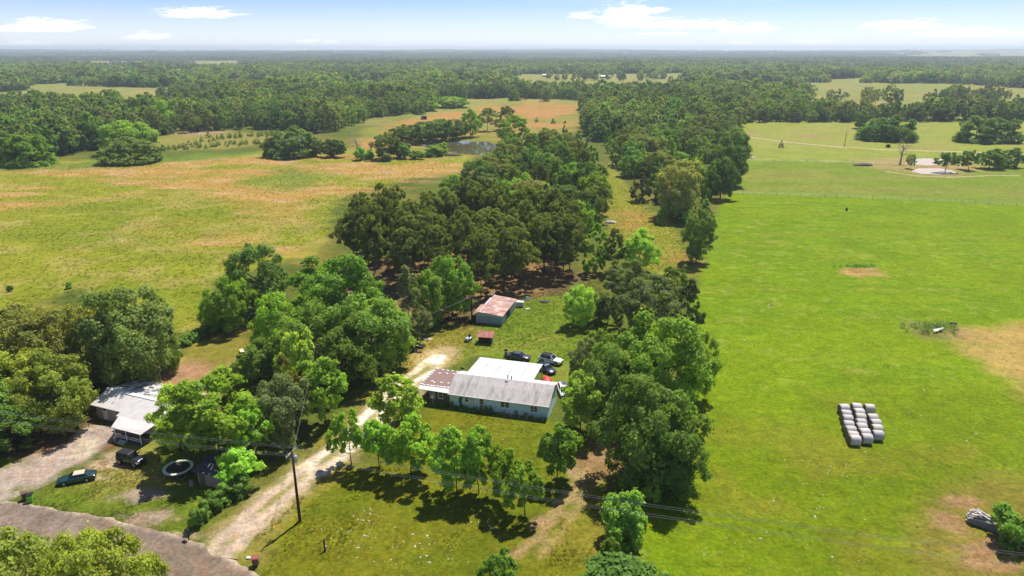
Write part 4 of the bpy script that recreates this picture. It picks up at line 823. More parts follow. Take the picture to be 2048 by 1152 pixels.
# annex with brown roof
an=empty('annex',(hx,hy),HR,'low brown boarded annex with flat brown roof at the left end of the blue house','annex')
MB().box(-3.4,-.02,.3,6.0,-.05,2.3).build('wall',WOODB,an)
for i in range(14): MB().box(-3.38+i*.24,-3.16+i*.24,.265,.298,0,2.28).build('board',WOODB,an)
ar=MB(); ar.slab([(-5.0,.75,2.42),(-.1,.75,2.42),(-.28,6.2,2.72),(-4.55,6.2,2.72)],.12); aroof=ar.build('roof',BROWNR,an)
MB().slab([(-5.0,-.15,2.28),(-.06,-.35,2.25),(-.06,.74,2.40),(-5.0,.74,2.40)],.05).build('porch_roof',WHITEM,an)
prr=random.Random(3)
for x,y in [(-4.4,1.0),(-3.8,1.02),(-3.3,.98),(-2.8,1.0),(-2.2,1.02),(-1.7,1.0),(-1.1,1.0),(-.6,1.05),(-3.6,2.3),(-3.2,2.0),(-2.1,2.2),(-1.0,2.3),(-3.4,4.9),(-2.3,5.1),(-1.2,5.2),(-4.1,6.05),(-3.3,6.05),(-2.5,6.05),(-1.7,6.05),(-.9,6.05)]+[(-4.86+.06*i,1.2+.7*i) for i in range(7)]:
    b=MB(); n=8; z=2.42+(y-.75)*.055; rr_=[prr.uniform(.13,.26) for _ in range(n)]; b.hexa([(x+math.cos(6.283*i/n)*rr_[i]*1.3,y+math.sin(6.283*i/n)*rr_[i]*.7,z-.01) for i in range(n)],[(x+math.cos(6.283*i/n)*rr_[i]*1.1,y+math.sin(6.283*i/n)*rr_[i]*.55,z+.05) for i in range(n)]); b.build('patch',TAR,aroof)
opening(-3.1,-2.45,.95,1.95,.262,an); opening(-1.9,-1.15,.95,1.95,.262,an); MB().box(-3.0,-2.5,-.12,.25,.95,1.3).build('window_air_conditioner',WHITE,an,bevel=.02)
for x in (-4.85,-2.6): MB().tube([(x,-.05,-.05),(x,-.05,2.22)],.05,6).build('post',WHITE,an)
MB().tube([(-.3,6.3,2.6),(-.3,6.3,2.95),(-.3,6.55,3.1)],.04,6).tube([(-.3,6.55,3.05),(-.3,6.6,3.1)],[.3,.32],10).build('satellite_dish',BLACK,aroof)
# climbing vine and weeds along the front of the blue house
def leafy(name,label,pts,n,leaf,col,seed,cat=None,stuff=False,rz=None,loc=None):
    rs=np.random.RandomState(seed); pts=np.array(pts,float); k=rs.randint(0,len(pts),n); p=pts[k,:3]+rs.normal(size=(n,3))*pts[k,3:4]*np.array([1,1,.9]); p[:,2]=np.abs(p[:,2])
    nr=rs.normal(size=(n,3))+np.array([0,-.4,.8]); nr/=np.linalg.norm(nr,axis=1)[:,None]; t=np.cross(nr,rs.normal(size=(n,3))); t/=np.linalg.norm(t,axis=1)[:,None]; b=np.cross(nr,t); s=leaf*rs.uniform(.6,1.4,(n,1))
    V=np.stack([p-t*s,p-b*s*.6,p+t*s,p+b*s*.6],1).reshape(-1,3); o=link(bpy.data.objects.new(name,np_mesh(name,V,np.arange(4*n).reshape(n,4),[LEAF],rnd=rs.rand(n)))); o.color=(*col,1)
    if loc: o.location=(*loc,0); o.rotation_euler=(0,0,rz or 0)
    return tag(o,label,cat,kind='stuff' if stuff else None)
wr=random.Random(8)
leafy('weeds','dark weeds growing along the foot of the blue house',[(wr.uniform(-3.2,14.6),-.35-wr.random()*.55,.08+.25*wr.random()**2,.16) for _ in range(80)],3600,.10,(.045,.085,.018),1,stuff=True,rz=HR,loc=(hx,hy))
leafy('climbing_vine','dark vine climbing the pale blue front wall',[(1.75+.12*math.sin(z*4),-.08,z,.09) for z in np.linspace(.1,1.85,14)],420,.08,(.035,.075,.016),2,'vine',rz=HR,loc=(hx,hy))
for i,(x,h,l) in enumerate([(.4,.9,'knee high weed near the left corner of the blue front wall'),(5.0,1.0,'tall weed below the boarded panel of the blue house'),(5.7,.8,'weed right of the boarded panel of the blue house'),(6.5,.75,'weed below the meter boxes of the blue house'),(10.2,.7,'weed before the wire fence at the blue house'),(11.6,.6,'small weed near the double window at the right of the blue house')]):
    leafy('weed_plant',l,[(x,-.35,z,.10+.08*(h-z)) for z in np.linspace(.05,h,8)],220,.085,(.045,.09,.018),20+i,'weed',rz=HR,loc=(hx,hy))
# low wire fence in front of the house
fe=empty('wire_fence',(hx,hy),HR,'low sagging wire fence in front of the blue house','fence')
for i in range(6): MB().tube([(8.6+i*1.15,-1.15+.03*i,-.05),(8.6+i*1.15,-1.15+.03*i,.85)],.035,5).build('post',METAL,fe)
for z in (.8,.45,.15): MB().tube([(8.6+i*1.15,-1.15+.03*i,z-(.04 if i%2 else 0)) for i in range(6)],.014,4).build('wire',METAL,fe)
# -- tan house on the left
lx,ly=at(187,833); LR=R(-21.5)
T=empty('tan_house',(lx,ly),LR,'tan house with stained pale grey roof half hidden by trees','house')
w=MB(); w.box(.9,13,.0,8.0,-.05,2.3); w.hexa([(.9,0,2.3),(1.05,0,2.3),(1.05,8,2.3),(.9,8,2.3)],[(.9,2.55,3.2),(1.05,2.55,3.2),(1.05,2.65,3.2),(.9,2.65,3.2)]); w.build('wall',TANW,T)
rr_=MB(); rr_.slab([(.5,-.45,2.22),(6.4,-.45,2.22),(6.4,2.6,3.34),(.5,2.6,3.34)],.1); rr_.slab([(6.4,-1.3,2.06),(13.4,-1.3,2.06),(13.4,2.6,3.34),(6.4,2.6,3.34)],.1); tr=rr_.build('roof',GREYR,T)
MB().slab([(.45,2.6,3.34),(13.4,2.6,3.34),(13.4,8.3,2.25),(.45,8.3,2.25)],.1).build('rear_roof',DIRTY,T)
MB().slab([(.4,2.3,3.33),(13.4,2.3,3.33),(13.4,2.9,3.40),(.4,2.9,3.40)],.05).build('ridge_cap',WHITEM,tr)
MB().slab([(8.3,-3.7,1.98),(13.6,-3.7,1.98),(13.6,-1.31,2.2),(7.0,-1.31,2.2)],.09).build('porch_roof',GREYR,T)
w2=MB(); w2.box(7.0,13,-1.2,-.001,-.05,1.95); w2.build('bay_wall',TANW,T)
d=MB().box(2.15,3.05,-.05,-.001,.05,2.0).build('door',WHITE,T); MB().box(2.3,2.9,-.065,-.051,1.5,1.85).build('pane',GLASS,d); MB().box(2.2,2.26,-.1,-.051,.95,1.05).build('handle',METAL,d)
for x in (8.6,10.6,13.2): MB().tube([(x,-3.5,-.05),(x,-3.5,1.93)],.06,6).build('post',WHITE,T)
MB().box(8.5,13.3,-3.55,-1.21,.0,.35).build('porch_floor',DARKB,T)
for z in (.65,.95): MB().tube([(8.6,-3.5,z),(13.2,-3.5,z)],.035,5).build('rail',WHITE,T)
for i in range(3): MB().box(9.4,10.6,-4.2+i*.22,-3.98+i*.22,0,.1+i*.1).build('step',CONC,T)
MB().tube([(9.3,-4.3,.9),(9.3,-3.5,1.2)],.03,5).tube([(9.3,-4.3,0),(9.3,-4.3,.9)],.03,5).build('handrail',WHITE,T)
opening(9.6,10.5,.8,1.7,-1.2,T); opening(4.6,5.5,1.0,1.9,0,T); MB().tube([(5.0,7.9,2.2),(5.0,7.9,4.4)],.03,5).build('antenna_mast',METAL,T)
for x,y in ((3.2,5.2),(7.5,6.3)): MB().box(x,x+.3,y,y+.3,2.7,3.35-.2*(y-2.6)+.25).build('roof_vent',METAL,tr)
# -- rusty shed
sx,sy=at(952,645); SR=R(-15.6)
sh=empty('rusty_shed',(sx,sy),SR,'grey blue shed with large rust-streaked metal roof in the back yard','shed')
b=MB(); b.box(0,5.2,0,9.4,-.05,1.95); b.hexa([(0,0,1.95),(5.2,0,1.95),(5.2,.08,1.95),(0,.08,1.95)],[(.9,0,2.3),(5.2,0,2.0),(5.2,.08,2.0),(.9,.08,2.3)]); b.build('wall',GREYW,sh)
for i in range(22): MB().box(.06+i*.236,.13+i*.236,-.022,-.002,0,1.9).build('rib',GREYW,sh)
for i in range(4):
    for j in range(8):
        y0=-.45+j*1.27; x0=.85+i*1.17; z=lambda x:2.42-(x-.85)*.085; o=MB().slab([(x0,y0,z(x0)+.012*((i+j)%2)),(x0+1.19,y0,z(x0+1.19)+.012*((i+j)%2)),(x0+1.19,y0+1.29,z(x0+1.19)+.012*((i+j)%2)),(x0,y0+1.29,z(x0)+.012*((i+j)%2))],.03).build('roof_sheet',RUST,sh); q=prr.uniform(.8,1.15); o.color=(q,q*prr.uniform(.92,1.05),q*prr.uniform(.92,1.06),1)
for j in range(4):
    y0=-.45+j*1.27; MB().slab([(-.45,y0,2.05),(.84,y0,2.42),(.84,y0+1.26,2.42),(-.45,y0+1.26,2.05)],.03).build('roof_sheet',RUST,sh)
MB().box(.80,.92,-.5,9.85,2.44,2.50).build('ridge_trim',WHITEM,sh); MB().box(-.46,5.55,-.53,-.47,1.93,2.02).build('fascia',WHITE,sh)
MB().box(5.205,5.28,3.2,5.4,.0,1.8).build('doorway',DARKB,sh); MB().tube([(.2,9.7,2.3),(.6,11.0,2.75)],.05,5).build('pole_end',WHITE,sh)
lt=empty('lean_to',(sx,sy),SR,'dark little lean-to between the yard pole and the rusty shed','lean-to'); MB().box(-1.0,-.06,.3,2.0,-.05,1.1).build('wall',DARKB,lt); MB().slab([(-1.1,.1,1.15),(-.05,.1,1.4),(-.05,2.2,1.4),(-1.1,2.2,1.15)],.04).build('roof',RUSTD,lt)
# -- small open shed
mx,my=at(957,686)
sm=empty('small_open_shed',(mx,my),R(-10.9),'small dark open shed with dull red metal roof','shed')
MB().box(0.05,2.45,1.3,1.38,-.05,1.55).build('back_wall',DARKB,sm); MB().box(0,.07,.05,1.3,-.05,1.45).build('side_wall',DARKB,sm); MB().box(2.4,2.48,.05,1.3,-.05,1.45).build('side_wall',GREYW,sm)
for x in (.06,.42,2.1): MB().box(x,x+.09,-.12,-.03,-.05,1.42).build('post',WOODB,sm)
for i in range(3): MB().slab([(-.25+i*1.0,-.6,1.42),(.745+i*1.0,-.6,1.42),(.745+i*1.0,1.7,1.78),(-.25+i*1.0,1.7,1.78)],.03).build('roof_sheet',RUSTD,sm)
MB().box(.6,2.0,.5,1.2,-.02,.7).build('shelf_stack',DARKB,sm)
# -- garden shed by the trampoline
ox,oy=at(398,968); gs=empty('garden_shed',(ox,oy),R(-17),'little tan shed with dark flat roof beside the trampoline','shed')
MB().box(0,3.4,0,2.6,-.05,2.0).build('wall',TANW,gs); MB().slab([(-.4,-.5,2.05),(3.8,-.5,2.05),(3.8,2.9,2.42),(-.4,2.9,2.42)],.1).build('roof',mat('dark_roofing',(.075,.08,.09),.8,var=.2),gs)
for i in range(9): MB().box(.05+i*.38,.08+i*.38,-.02,-.002,0,1.98).build('batten',TANW,gs)
MB().box(.25,1.05,-.04,-.001,.05,1.75).build('door',WOODB,gs)
for i,(x,y,hh) in enumerate([(-.8,-.3,.5),(-.5,-.6,.35)]): 
    o=MB().box(-.25,.25,-.2,.2,0,hh).build('crate',mat('grey_crate',(.25,.24,.22),.8),None,bevel=.02); c_,s_=math.cos(R(-17)),math.sin(R(-17)); o.location=(ox+c_*x-s_*y,oy+s_*x+c_*y,0); tag(o,['taller grey crate at the corner of the garden shed','lower grey crate in front of the garden shed'][i],'crate')
# -- distant farm buildings
def far_house(px,py,wpx,dm,hm,wallm,roofm,label,rz=0,z=0):
    x,y=at(px,py); z=float(terrain(np.array([x]),np.array([y]))[0]); wd=wpx/pxm(x,y,3); r=empty('farm_building',(x,y,z),rz,label,'building')
    MB().box(-wd/2,wd/2,0,dm,-.5,hm).build('wall',wallm,r)
    q=MB(); e=.4; q.slab([(-wd/2-e,-e,hm-.1),(wd/2+e,-e,hm-.1),(wd/2+e,dm/2,hm+1.9),(-wd/2-e,dm/2,hm+1.9)],.15); q.slab([(-wd/2-e,dm/2,hm+1.9),(wd/2+e,dm/2,hm+1.9),(wd/2+e,dm+e,hm-.1),(-wd/2-e,dm+e,hm-.1)],.15); q.build('roof',roofm,r)
    g=MB()
    for s in(-1,1): g.poly([(s*(wd/2-.01),0,hm),(s*(wd/2-.01),dm,hm),(s*(wd/2-.01),dm/2,hm+1.8)])
    g.build('gable',wallm,r)
    for k in range(2 if wd>9 else 1): MB().box(-wd/4+k*wd/2-.6,-wd/4+k*wd/2+.6,-.05,-.01,.9,2.1).build('window',GLASS,r)
    MB().box(-.5,.5,-.06,-.012,0,2.05).build('door',WOODB,r)
FW=mat('far_white',(.75,.74,.72),.7); FG=mat('far_grey',(.40,.38,.36),.8)
for a in [(157,203,32,9,3.2,FW,FW,'white roofed house among the trees at far left'),(227,126,26,12,3.6,FW,FG,'left of two pale farm buildings on the far left skyline field'),(248,125,18,12,3.6,FW,FW,'right of two pale farm buildings on the far left skyline field'),
 (1212,157,20,14,3.4,FG,FW,'white roofed ranch house in the far clearing'),(1243,156,18,10,3,FG,FG,'long grey building right of the far ranch house'),(1092,154,13,10,3.2,DARKB,FW,'open barn with white roof at the left of the far clearing'),
 (1430,150,20,13,9,FW,FW,'white building standing in the far wood right of the ranch clearing'),(1306,122,8,12,10,FW,FW,'tiny white building near the horizon above the ranch'),(1526,158,14,10,3.5,FW,FW,'small white building at the edge of the small far clearing'),
 (1832,150,11,10,3.5,FW,FW,'small white house among trees at far right'),(712,168,8,10,3.5,FW,FW,'small white building in the far middle clearing'),(1318,158,13,9,3,FG,FG,'brown grey house at the right of the ranch clearing')]: far_house(*a)
x,y=at(848,239); fb=empty('livestock_shelter',(x,y),0,'dark open shelter with pale frame in the meadow behind the pond','shelter')
MB().box(-2,2,.1,2.6,-.1,2.2).build('wall',DARKB,fb); MB().slab([(-2.3,-.4,2.6),(2.3,-.4,2.6),(2.3,2.9,2.3),(-2.3,2.9,2.3)],.1).build('roof',FW,fb)
for xx in (-2.1,-.7,2.1): MB().box(xx-.1,xx+.1,-.2,0,-.1,2.5).build('post',FW,fb)
for px,py,pt,l in [(768,238,225,'white post in the meadow left of the shelter')]:
    x,y=at(px,py); q=empty('gate_post',(x,y),0,l,'post'); MB().tube([(0,0,-.1),(0,0,height_to(x,y,pt))],.22,8).build('post_shaft',FW,q); MB().tube([(0,0,height_to(x,y,pt)),(0,0,height_to(x,y,pt)+.15)],[.3,.1],8).build('post_cap',FW,q)
# ------------------------------------------------------------------ vehicles
def paint(name,col,rough=.28): return mat(name,col,rough,spec=.5,var=.04,coat=.6)
CARGLASS=mat('car_glass',(.015,.018,.022),.06,spec=.6,var=.05); TYRE=mat('tyre_rubber',(.02,.02,.021),.85,var=.2); RIM=mat('wheel_rim',(.38,.38,.39),.35,metal=.7,var=.1); LAMP=mat('lamp_lens',(.62,.60,.55),.15,spec=.6,var=.1); TAIL=mat('tail_lens',(.25,.02,.015),.2,spec=.5); CHROME=mat('bright_trim',(.5,.5,.5),.25,metal=.8,var=.05)
def wheel(parent,x,y,r,wd):
    t=MB().tube([(x,y-wd/2,r),(x,y-wd*.4,r),(x,y+wd*.4,r),(x,y+wd/2,r)],[r*.86,r,r,r*.86],18).build('wheel',TYRE,parent,True); s=1 if y>0 else -1
    MB().tube([(x,y+s*wd*.3,r),(x,y+s*(wd/2+.012),r)],[r*.62,r*.58],12).build('rim',RIM,t)
def car(name,label,cat,p_front,p_rear,pm,body,cab,roofm=None,wr=.33,W=.9,wheels=(.0,0),length=None,loc=None,rz=None,rails=False):
    """body: stations (x, z_low, z_top, half width); cab: (base rear x, roof rear x, roof front x, base front x, belt z, roof z)"""
    if loc is None:
        a=at(*p_front);b_=at(*p_rear); rz=math.atan2(a[1]-b_[1],a[0]-b_[0]); loc=((a[0]+b_[0])/2,(a[1]+b_[1])/2)
    r=empty(name,loc,rz,label,cat); r.scale=(.87,.87,.87); m=MB(); secs=[]
    for x,zl,zt,hw in body:
        secs.append([(x,-hw*.82,zl),(x,-hw*.98,zl+.12),(x,-hw,zl+(zt-zl)*.55),(x,-hw*.95,zt-.07),(x,-hw*.80,zt),(x,hw*.80,zt),(x,hw*.95,zt-.07),(x,hw,zl+(zt-zl)*.55),(x,hw*.98,zl+.12),(x,hw*.82,zl)])
    m.loft(secs); bo=m.build('body',pm,r,True); bo.data.shade_smooth() if hasattr(bo.data,'shade_smooth') else None
    md=bo.modifiers.new('e','EDGE_SPLIT'); md.split_angle=R(38)
    br,rr,rf,bf,bz,rz_=cab; hb=W*.86; ht=W*.66
    c=MB(); lo=[(br,-hb,bz),(bf,-hb,bz),(bf,hb,bz),(br,hb,bz)]; hi=[(rr,-ht,rz_-.05),(rf,-ht,rz_-.05),(rf,ht,rz_-.05),(rr,ht,rz_-.05)]; top=[(rr+.12,-ht*.82,rz_),(rf-.14,-ht*.82,rz_),(rf-.14,ht*.82,rz_),(rr+.12,ht*.82,rz_)]
    c.hexa(lo,hi); c.build('cabin',pm,r); MB().hexa(hi,top).build('roof',roofm or pm,r)
    def pane(nm,q,a0,a1,b0,b1,off):
        P=[np.array(v) for v in q]; f=lambda u,v:(P[0]*(1-u)+P[1]*u)*(1-v)+(P[3]*(1-u)+P[2]*u)*v
        pts=[f(a0,b0),f(a1,b0),f(a1,b1),f(a0,b1)]; n=np.cross(pts[1]-pts[0],pts[3]-pts[0]); n/=np.linalg.norm(n); cc=np.array([(br+bf)/2,0,bz+.2])
        if np.dot(n,pts[0]-cc)<0: n=-n
        MB().poly([tuple(v+n*off) for v in pts]).build(nm,CARGLASS,r)
    pane('windshield',[lo[1],lo[2],hi[2],hi[1]],.05,.95,.06,.96,.012); pane('rear_window',[lo[0],lo[3],hi[3],hi[0]],.08,.92,.1,.95,.012)
    for s in(0,1):
        q=[lo[0],lo[1],hi[1],hi[0]] if s==0 else [lo[3],lo[2],hi[2],hi[3]]
        pane('side_window',q,.12,.47,.12,.9,.012); pane('side_window',q,.50,.90,.12,.9,.012)
    xf=body[-1][0]; xr=body[0][0]
    for s in(-1,1):
        MB().box(xf-.12,xf+.02,s*W*.62-.16,s*W*.62+.16,body[-1][2]-.20,body[-1][2]-.05).build('headlight',LAMP,r); MB().box(xr-.02,xr+.06,s*W*.68-.14,s*W*.68+.14,body[0][2]-.24,body[0][2]-.08).build('tail_light',TAIL,r)
        MB().box(bf-.5,bf-.36,s*(W+.04)-.09,s*(W+.04)+.09,bz-.02,bz+.13).build('wing_mirror',pm,r)
        for x in wheels:
            MB().tube([(x,s*(W-.16),wr),(x,s*(W+.004),wr)],wr*1.16,18).build('wheel_arch',BLACK,r); wheel(r,x,s*(W-.10),wr,.24)
    MB().box(xf-.05,xf+.07,-W*.8,W*.8,body[-1][1]+.02,body[-1][1]+.2).build('front_bumper',BLACK,r); MB().box(xr-.07,xr+.05,-W*.8,W*.8,body[0][1]+.02,body[0][1]+.2).build('rear_bumper',BLACK,r)
    if rails:
        for s in(-1,1): MB().box(rr+.2,rf-.2,s*ht*.8-.03,s*ht*.8+.03,rz_+.001,rz_+.06).build('roof_rail',BLACK,r)
    return r
SED=[(-2.3,.42,.88,.80),(-2.1,.25,.98,.87),(-1.2,.20,.97,.90),(0,.20,.93,.90),(1.0,.20,.92,.90),(1.75,.22,.84,.88),(2.15,.28,.72,.80),(2.3,.40,.64,.70)]
CVT=[(-2.35,.42,.84,.80),(-2.1,.26,.92,.87),(-1.0,.2,.92,.90),(.2,.2,.88,.90),(1.1,.2,.86,.90),(1.8,.22,.78,.87),(2.2,.3,.66,.78),(2.35,.4,.58,.66)]
SUVB=[(-2.35,.45,1.05,.84),(-2.25,.32,1.12,.90),(-1,.28,1.12,.93),(.6,.28,1.10,.93),(1.2,.28,1.08,.93),(1.95,.3,1.02,.90),(2.25,.36,.92,.84),(2.35,.45,.84,.76)]
car('convertible_car','dark teal convertible with closed tan top parked on the dirt driveway','car',(119,968),(190,955),paint('dark_teal_paint',(.006,.042,.044)),CVT,(-1.65,-1.1,.30,.95,.88,1.34),mat('tan_canvas',(.58,.46,.34),.9,var=.06),wheels=(-1.35,1.45))
car('sedan_car','grey sedan parked behind the carport, nose to the white vehicle','car',(1061,721),(1014,715),paint('dark_grey_paint',(.06,.062,.066)),SED,(-1.75,-.95,.35,1.05,.93,1.43),wheels=(-1.4,1.4))
car('sport_utility_vehicle','white off-roader with black roof parked right of the grey sedan','car',(1126,731),(1077,720),paint('white_car_paint',(.74,.74,.73)),SUVB,(-2.15,-1.85,.30,.95,1.10,1.74),BLACK,wr=.38,W=.93,wheels=(-1.4,1.45),rails=True)
car('saloon_car','dark blue saloon under the right corner of the carport roof','car',(1110,752),(1074,732),paint('dark_blue_paint',(.014,.022,.05)),SED,(-1.75,-.95,.35,1.05,.93,1.43),wheels=(-1.4,1.4))
car('hatchback_car','white car with dark rear window mostly hidden behind the blue house gable','car',(1132,800),(1121,771),paint('white_car_paint',(.74,.74,.73)),SED,(-2.1,-1.5,.35,1.05,.93,1.48),wheels=(-1.4,1.4))
# the black off-roader
a=at(274,937);b_=at(240,929); rz=math.atan2(a[1]-b_[1],a[0]-b_[0]); j=empty('off_road_vehicle',((a[0]+b_[0])/2+.05,(a[1]+b_[1])/2+.75),rz,'black boxy off-road vehicle with spare wheel parked by the tan house','car'); j.scale=(.88,.88,.88); BP=paint('black_car_paint',(.012,.012,.014))
MB().loft([[(x,-w_,z0),(x,-w_,z1-.06),(x,-w_+.06,z1),(x,w_-.06,z1),(x,w_,z1-.06),(x,w_,z0)] for x,z0,z1,w_ in[(-2.05,.5,1.12,.76),(-1.95,.42,1.16,.80),(.55,.42,1.16,.80),(.8,.42,1.14,.76),(1.85,.48,1.06,.66),(1.95,.52,1.0,.62)]]).build('body',BP,j)
MB().hexa([(-2.0,-.76,1.161),(.70,-.76,1.161),(.70,.76,1.161),(-2.0,.76,1.161)],[(-1.93,-.68,1.80),(.32,-.68,1.80),(.32,.68,1.80),(-1.93,.68,1.80)]).build('hardtop',BLACK,j,bevel=.06)
MB().hexa([(-1.92,-.66,1.801),(.28,-.66,1.801),(.28,.66,1.801),(-1.92,.66,1.801)],[(-1.85,-.6,1.84),(.22,-.6,1.84),(.22,.6,1.84),(-1.85,.6,1.84)]).build('roof_cap',BLACK,j)
MB().poly([(.708,-.66,1.22),(.708,.66,1.22),(.35,.60,1.76),(.35,-.60,1.76)]).build('windshield',CARGLASS,j)
for s in(-1,1):
    for x0,x1 in((-1.85,-1.05),(-.95,-.25),(-.15,.42)): MB().poly([(x0,s*.772,1.22),(x1+.06,s*.772,1.22),(x1,s*.70,1.74),(x0+.02,s*.70,1.74)]).build('side_window',CARGLASS,j)
    for x,l in((-1.3,.62),(1.35,.72)): MB().hexa([(x-l,s*.62,.86),(x+l,s*.62,.80),(x+l,s*.96,.74),(x-l,s*.96,.80)],[(x-l*.7,s*.62,1.0),(x+l*.6,s*.62,.98),(x+l*.6,s*.96,.93),(x-l*.7,s*.96,.95)]).build('fender',BLACK,j)
    for x in(-1.3,1.35): wheel(j,x,s*.80,.41,.27)
    MB().tube([(1.94,s*.42,.86),(2.0,s*.42,.86)],.11,12).build('headlight',LAMP,j); MB().box(-2.09,-2.04,s*.68-.08,s*.68+.08,.85,1.05).build('tail_light',TAIL,j); MB().box(.5,.62,s*.93-.09,s*.93+.09,1.2,1.42).build('wing_mirror',BLACK,j)
MB().box(1.96,2.15,-.75,.75,.48,.66).build('front_bumper',BLACK,j); MB().box(-2.2,-2.05,-.75,.75,.48,.64).build('rear_bumper',BLACK,j)
for i in range(7): MB().box(1.955,1.975,-.27+i*.085,-.235+i*.085,.72,.98).build('grille_slot',BLACK,j)
sw=MB().tube([(-2.33,0,1.05),(-2.09,0,1.05)],.40,18).build('spare_wheel',TYRE,j,True); MB().tube([(-2.345,0,1.05),(-2.331,0,1.05)],.22,12).build('rim',RIM,sw)
# riding mower
x,y=at(937,681); mw=empty('riding_mower',(x,y),R(250),'small white and blue riding mower left of the open shed','mower'); MB().box(.1,.95,-.28,.28,.3,.75).build('hood',paint('pale_blue_paint',(.42,.55,.66)),mw,bevel=.06); MB().box(-.8,.1,-.42,.42,.28,.48).build('body',WHITE,mw,bevel=.04); MB().box(-.55,-.1,-.22,.22,.49,.6).box(-.66,-.56,-.22,.22,.6,.95).build('seat',BLACK,mw); MB().tube([(.1,0,.6),(-.02,0,.95)],.03,6).tube([(-.03,0,.94),(-.06,0,.98)],.17,10).build('steering_wheel',BLACK,mw)
for xx,yy,r_ in((-.5,.45,.26),(-.5,-.45,.26),(.7,.38,.18),(.7,-.38,.18)): wheel(mw,xx,yy,r_,.18)
MB().box(-.25,.45,-.5,.5,.1,.27).build('mower_deck',BLACK,mw)
# ------------------------------------------------------------------ round bales
BALE=mat('wrapped_hay_bale',(.47,.44,.42),.6,spec=.35,var=.10,scale=2.5,stretch=(6,.6,.6),col2=(.38,.33,.28),thr=(.52,.78),tint=True); HAYEND=mat('hay_bale_end',(.17,.13,.095),.95,var=.3,scale=6)
bm_=MB(); sec=[]
for k,(x,rd) in enumerate([(-.74,.60),(-.70,.70),(-.55,.76),(-.25,.775),(0,.77),(.28,.775),(.55,.76),(.70,.70),(.74,.60)]):
    sec.append([(x,math.cos(a_)*rd*(1+.012*math.sin(5*a_+k)),max(-.735,math.sin(a_)*rd)) for a_ in np.linspace(0,2*math.pi,25)[:-1]])
bm_.loft(sec); bmesh_=bm_.mesh('bale_body',BALE,True); em=MB().tube([(-.765,0,0),(-.741,0,0)],.64,20).tube([(.741,0,0),(.765,0,0)],.64,20).mesh('bale_end',HAYEND)
BL=[[(1689,829),(1693,841),(1696,851),(1698,863),(1702,874),(1707,885),(1711,893)],[(1714,827),(1719,838),(1722,848),(1723,859),(1724,868),(1730,879),(1735,890)],[(1740,829),(1746,849),(1752,860),(1755,871),(1757,883)]]
nm=['left','middle','right']; od=['first','second','third','fourth','fifth','sixth','seventh']
for c,colm in enumerate(BL):
    n=len(colm)
    for i,(px,py) in enumerate(colm):
        x,y=at(px,py); lab='round wrapped hay bale, %s from the front in the %s row of the bale stack yard'%(od[n-1-i],nm[c])
        r=empty('hay_bale',(x,y+.45,.735),R(-6+wr.uniform(-7,7)),lab.replace(' of the bale stack yard',''),'hay bale','round hay bales on the pasture'); o=link(bpy.data.objects.new('bale_body',bmesh_),r); q=wr.uniform(.9,1.1); o.color=(q,q*(.93 if wr.random()<.2 else 1),q*(.86 if wr.random()<.2 else 1),1); link(bpy.data.objects.new('bale_end',em),r); r.scale=(.90,.90,.93); r.location[2]=.685
# ------------------------------------------------------------------ poles and wires
POLE=mat('creosoted_pole',(.045,.036,.03),.9,var=.3,scale=4,stretch=(1,1,.2)); PALEW=mat('weathered_timber',(.42,.38,.34),.9,var=.2,scale=4); WIRE=mat('aluminium_wire',(.30,.30,.30),.5,metal=.4,var=.05)
p0=at(600,1043); wl_=at(-160,822,8.4); wr_=at(2190,1150,8.4)
dirv=np.array([wr_[0]-wl_[0],wr_[1]-wl_[1]]); dirv/=np.linalg.norm(dirv); perp=np.array([-dirv[1],dirv[0]]); ang=math.atan2(perp[1],perp[0])
def upole(name,p,h,label,arm=True,trans=False,lean=(0,0)):
    r=empty(name,p,ang,label,'utility pole'); MB().tube([(0,0,-.1),(0,0,h*.5),(0,0,h)],[.17,.145,.11],12).build('shaft',POLE,r,True)
    if arm:
        a_=MB().box(-1.05,1.05,.11,.21,h-.30,h-.18).build('crossarm',PALEW,r)
        for x in(-.95,-.62,.62,.95): MB().tube([(x,.16,h-.18),(x,.16,h-.09),(x,.16,h+.0)],[.03,.06,.035],8).build('insulator',mat('porcelain',(.5,.5,.5),.3),a_)
        MB().tube([(-.5,.13,h-.3),(0,.12,h-.75)],.02,4).tube([(.5,.13,h-.3),(0,.12,h-.75)],.02,4).build('brace',METAL,r)
    if trans:
        t=MB().tube([(.33,-.1,h-1.55),(.33,-.1,h-1.5),(.33,-.1,h-.8),(.33,-.1,h-.72),(.33,-.1,h-.68)],[.18,.21,.21,.18,.06],14).build('transformer',mat('transformer_grey',(.52,.54,.55),.45,metal=.2),r,True)
        for s in(-.07,.07): MB().tube([(.33+s,-.1,h-.7),(.33+s,-.1,h-.5)],.035,6).build('bushing',mat('porcelain',(.5,.5,.5),.3),t)
        MB().tube([(.2,.05,-.05),(.2,.05,2.2)],.05,6).box(.14,.30,.0,.1,1.3,1.75).build('conduit',METAL,r)
        MB().box(.1,.14,-.1,.2,h-1.4,h-.9).build('bracket',METAL,r)
    return r
PH=9.0
upole('utility_pole',p0,PH,'dark utility pole with crossarm and grey transformer beside the driveway',True,True)
pl=(p0[0]-dirv[0]*52,p0[1]-dirv[1]*52); prt=(p0[0]+dirv[0]*95,p0[1]+dirv[1]*95)
upole('utility_pole',pl,PH,'utility pole carrying the wires beyond the left border'); upole('utility_pole',prt,PH,'utility pole carrying the wires beyond the right border')
def wire(name,a_,b2,sag,rad,label,grp=None):
    a_=np.array(a_,float);b2=np.array(b2,float); m=MB(); n=26; m.tube([tuple(a_+(b2-a_)*t-np.array([0,0,4*sag*t*(1-t)])) for t in np.linspace(0,1,n)],rad,4); tag(m.build(name,WIRE),label,'wire',grp)
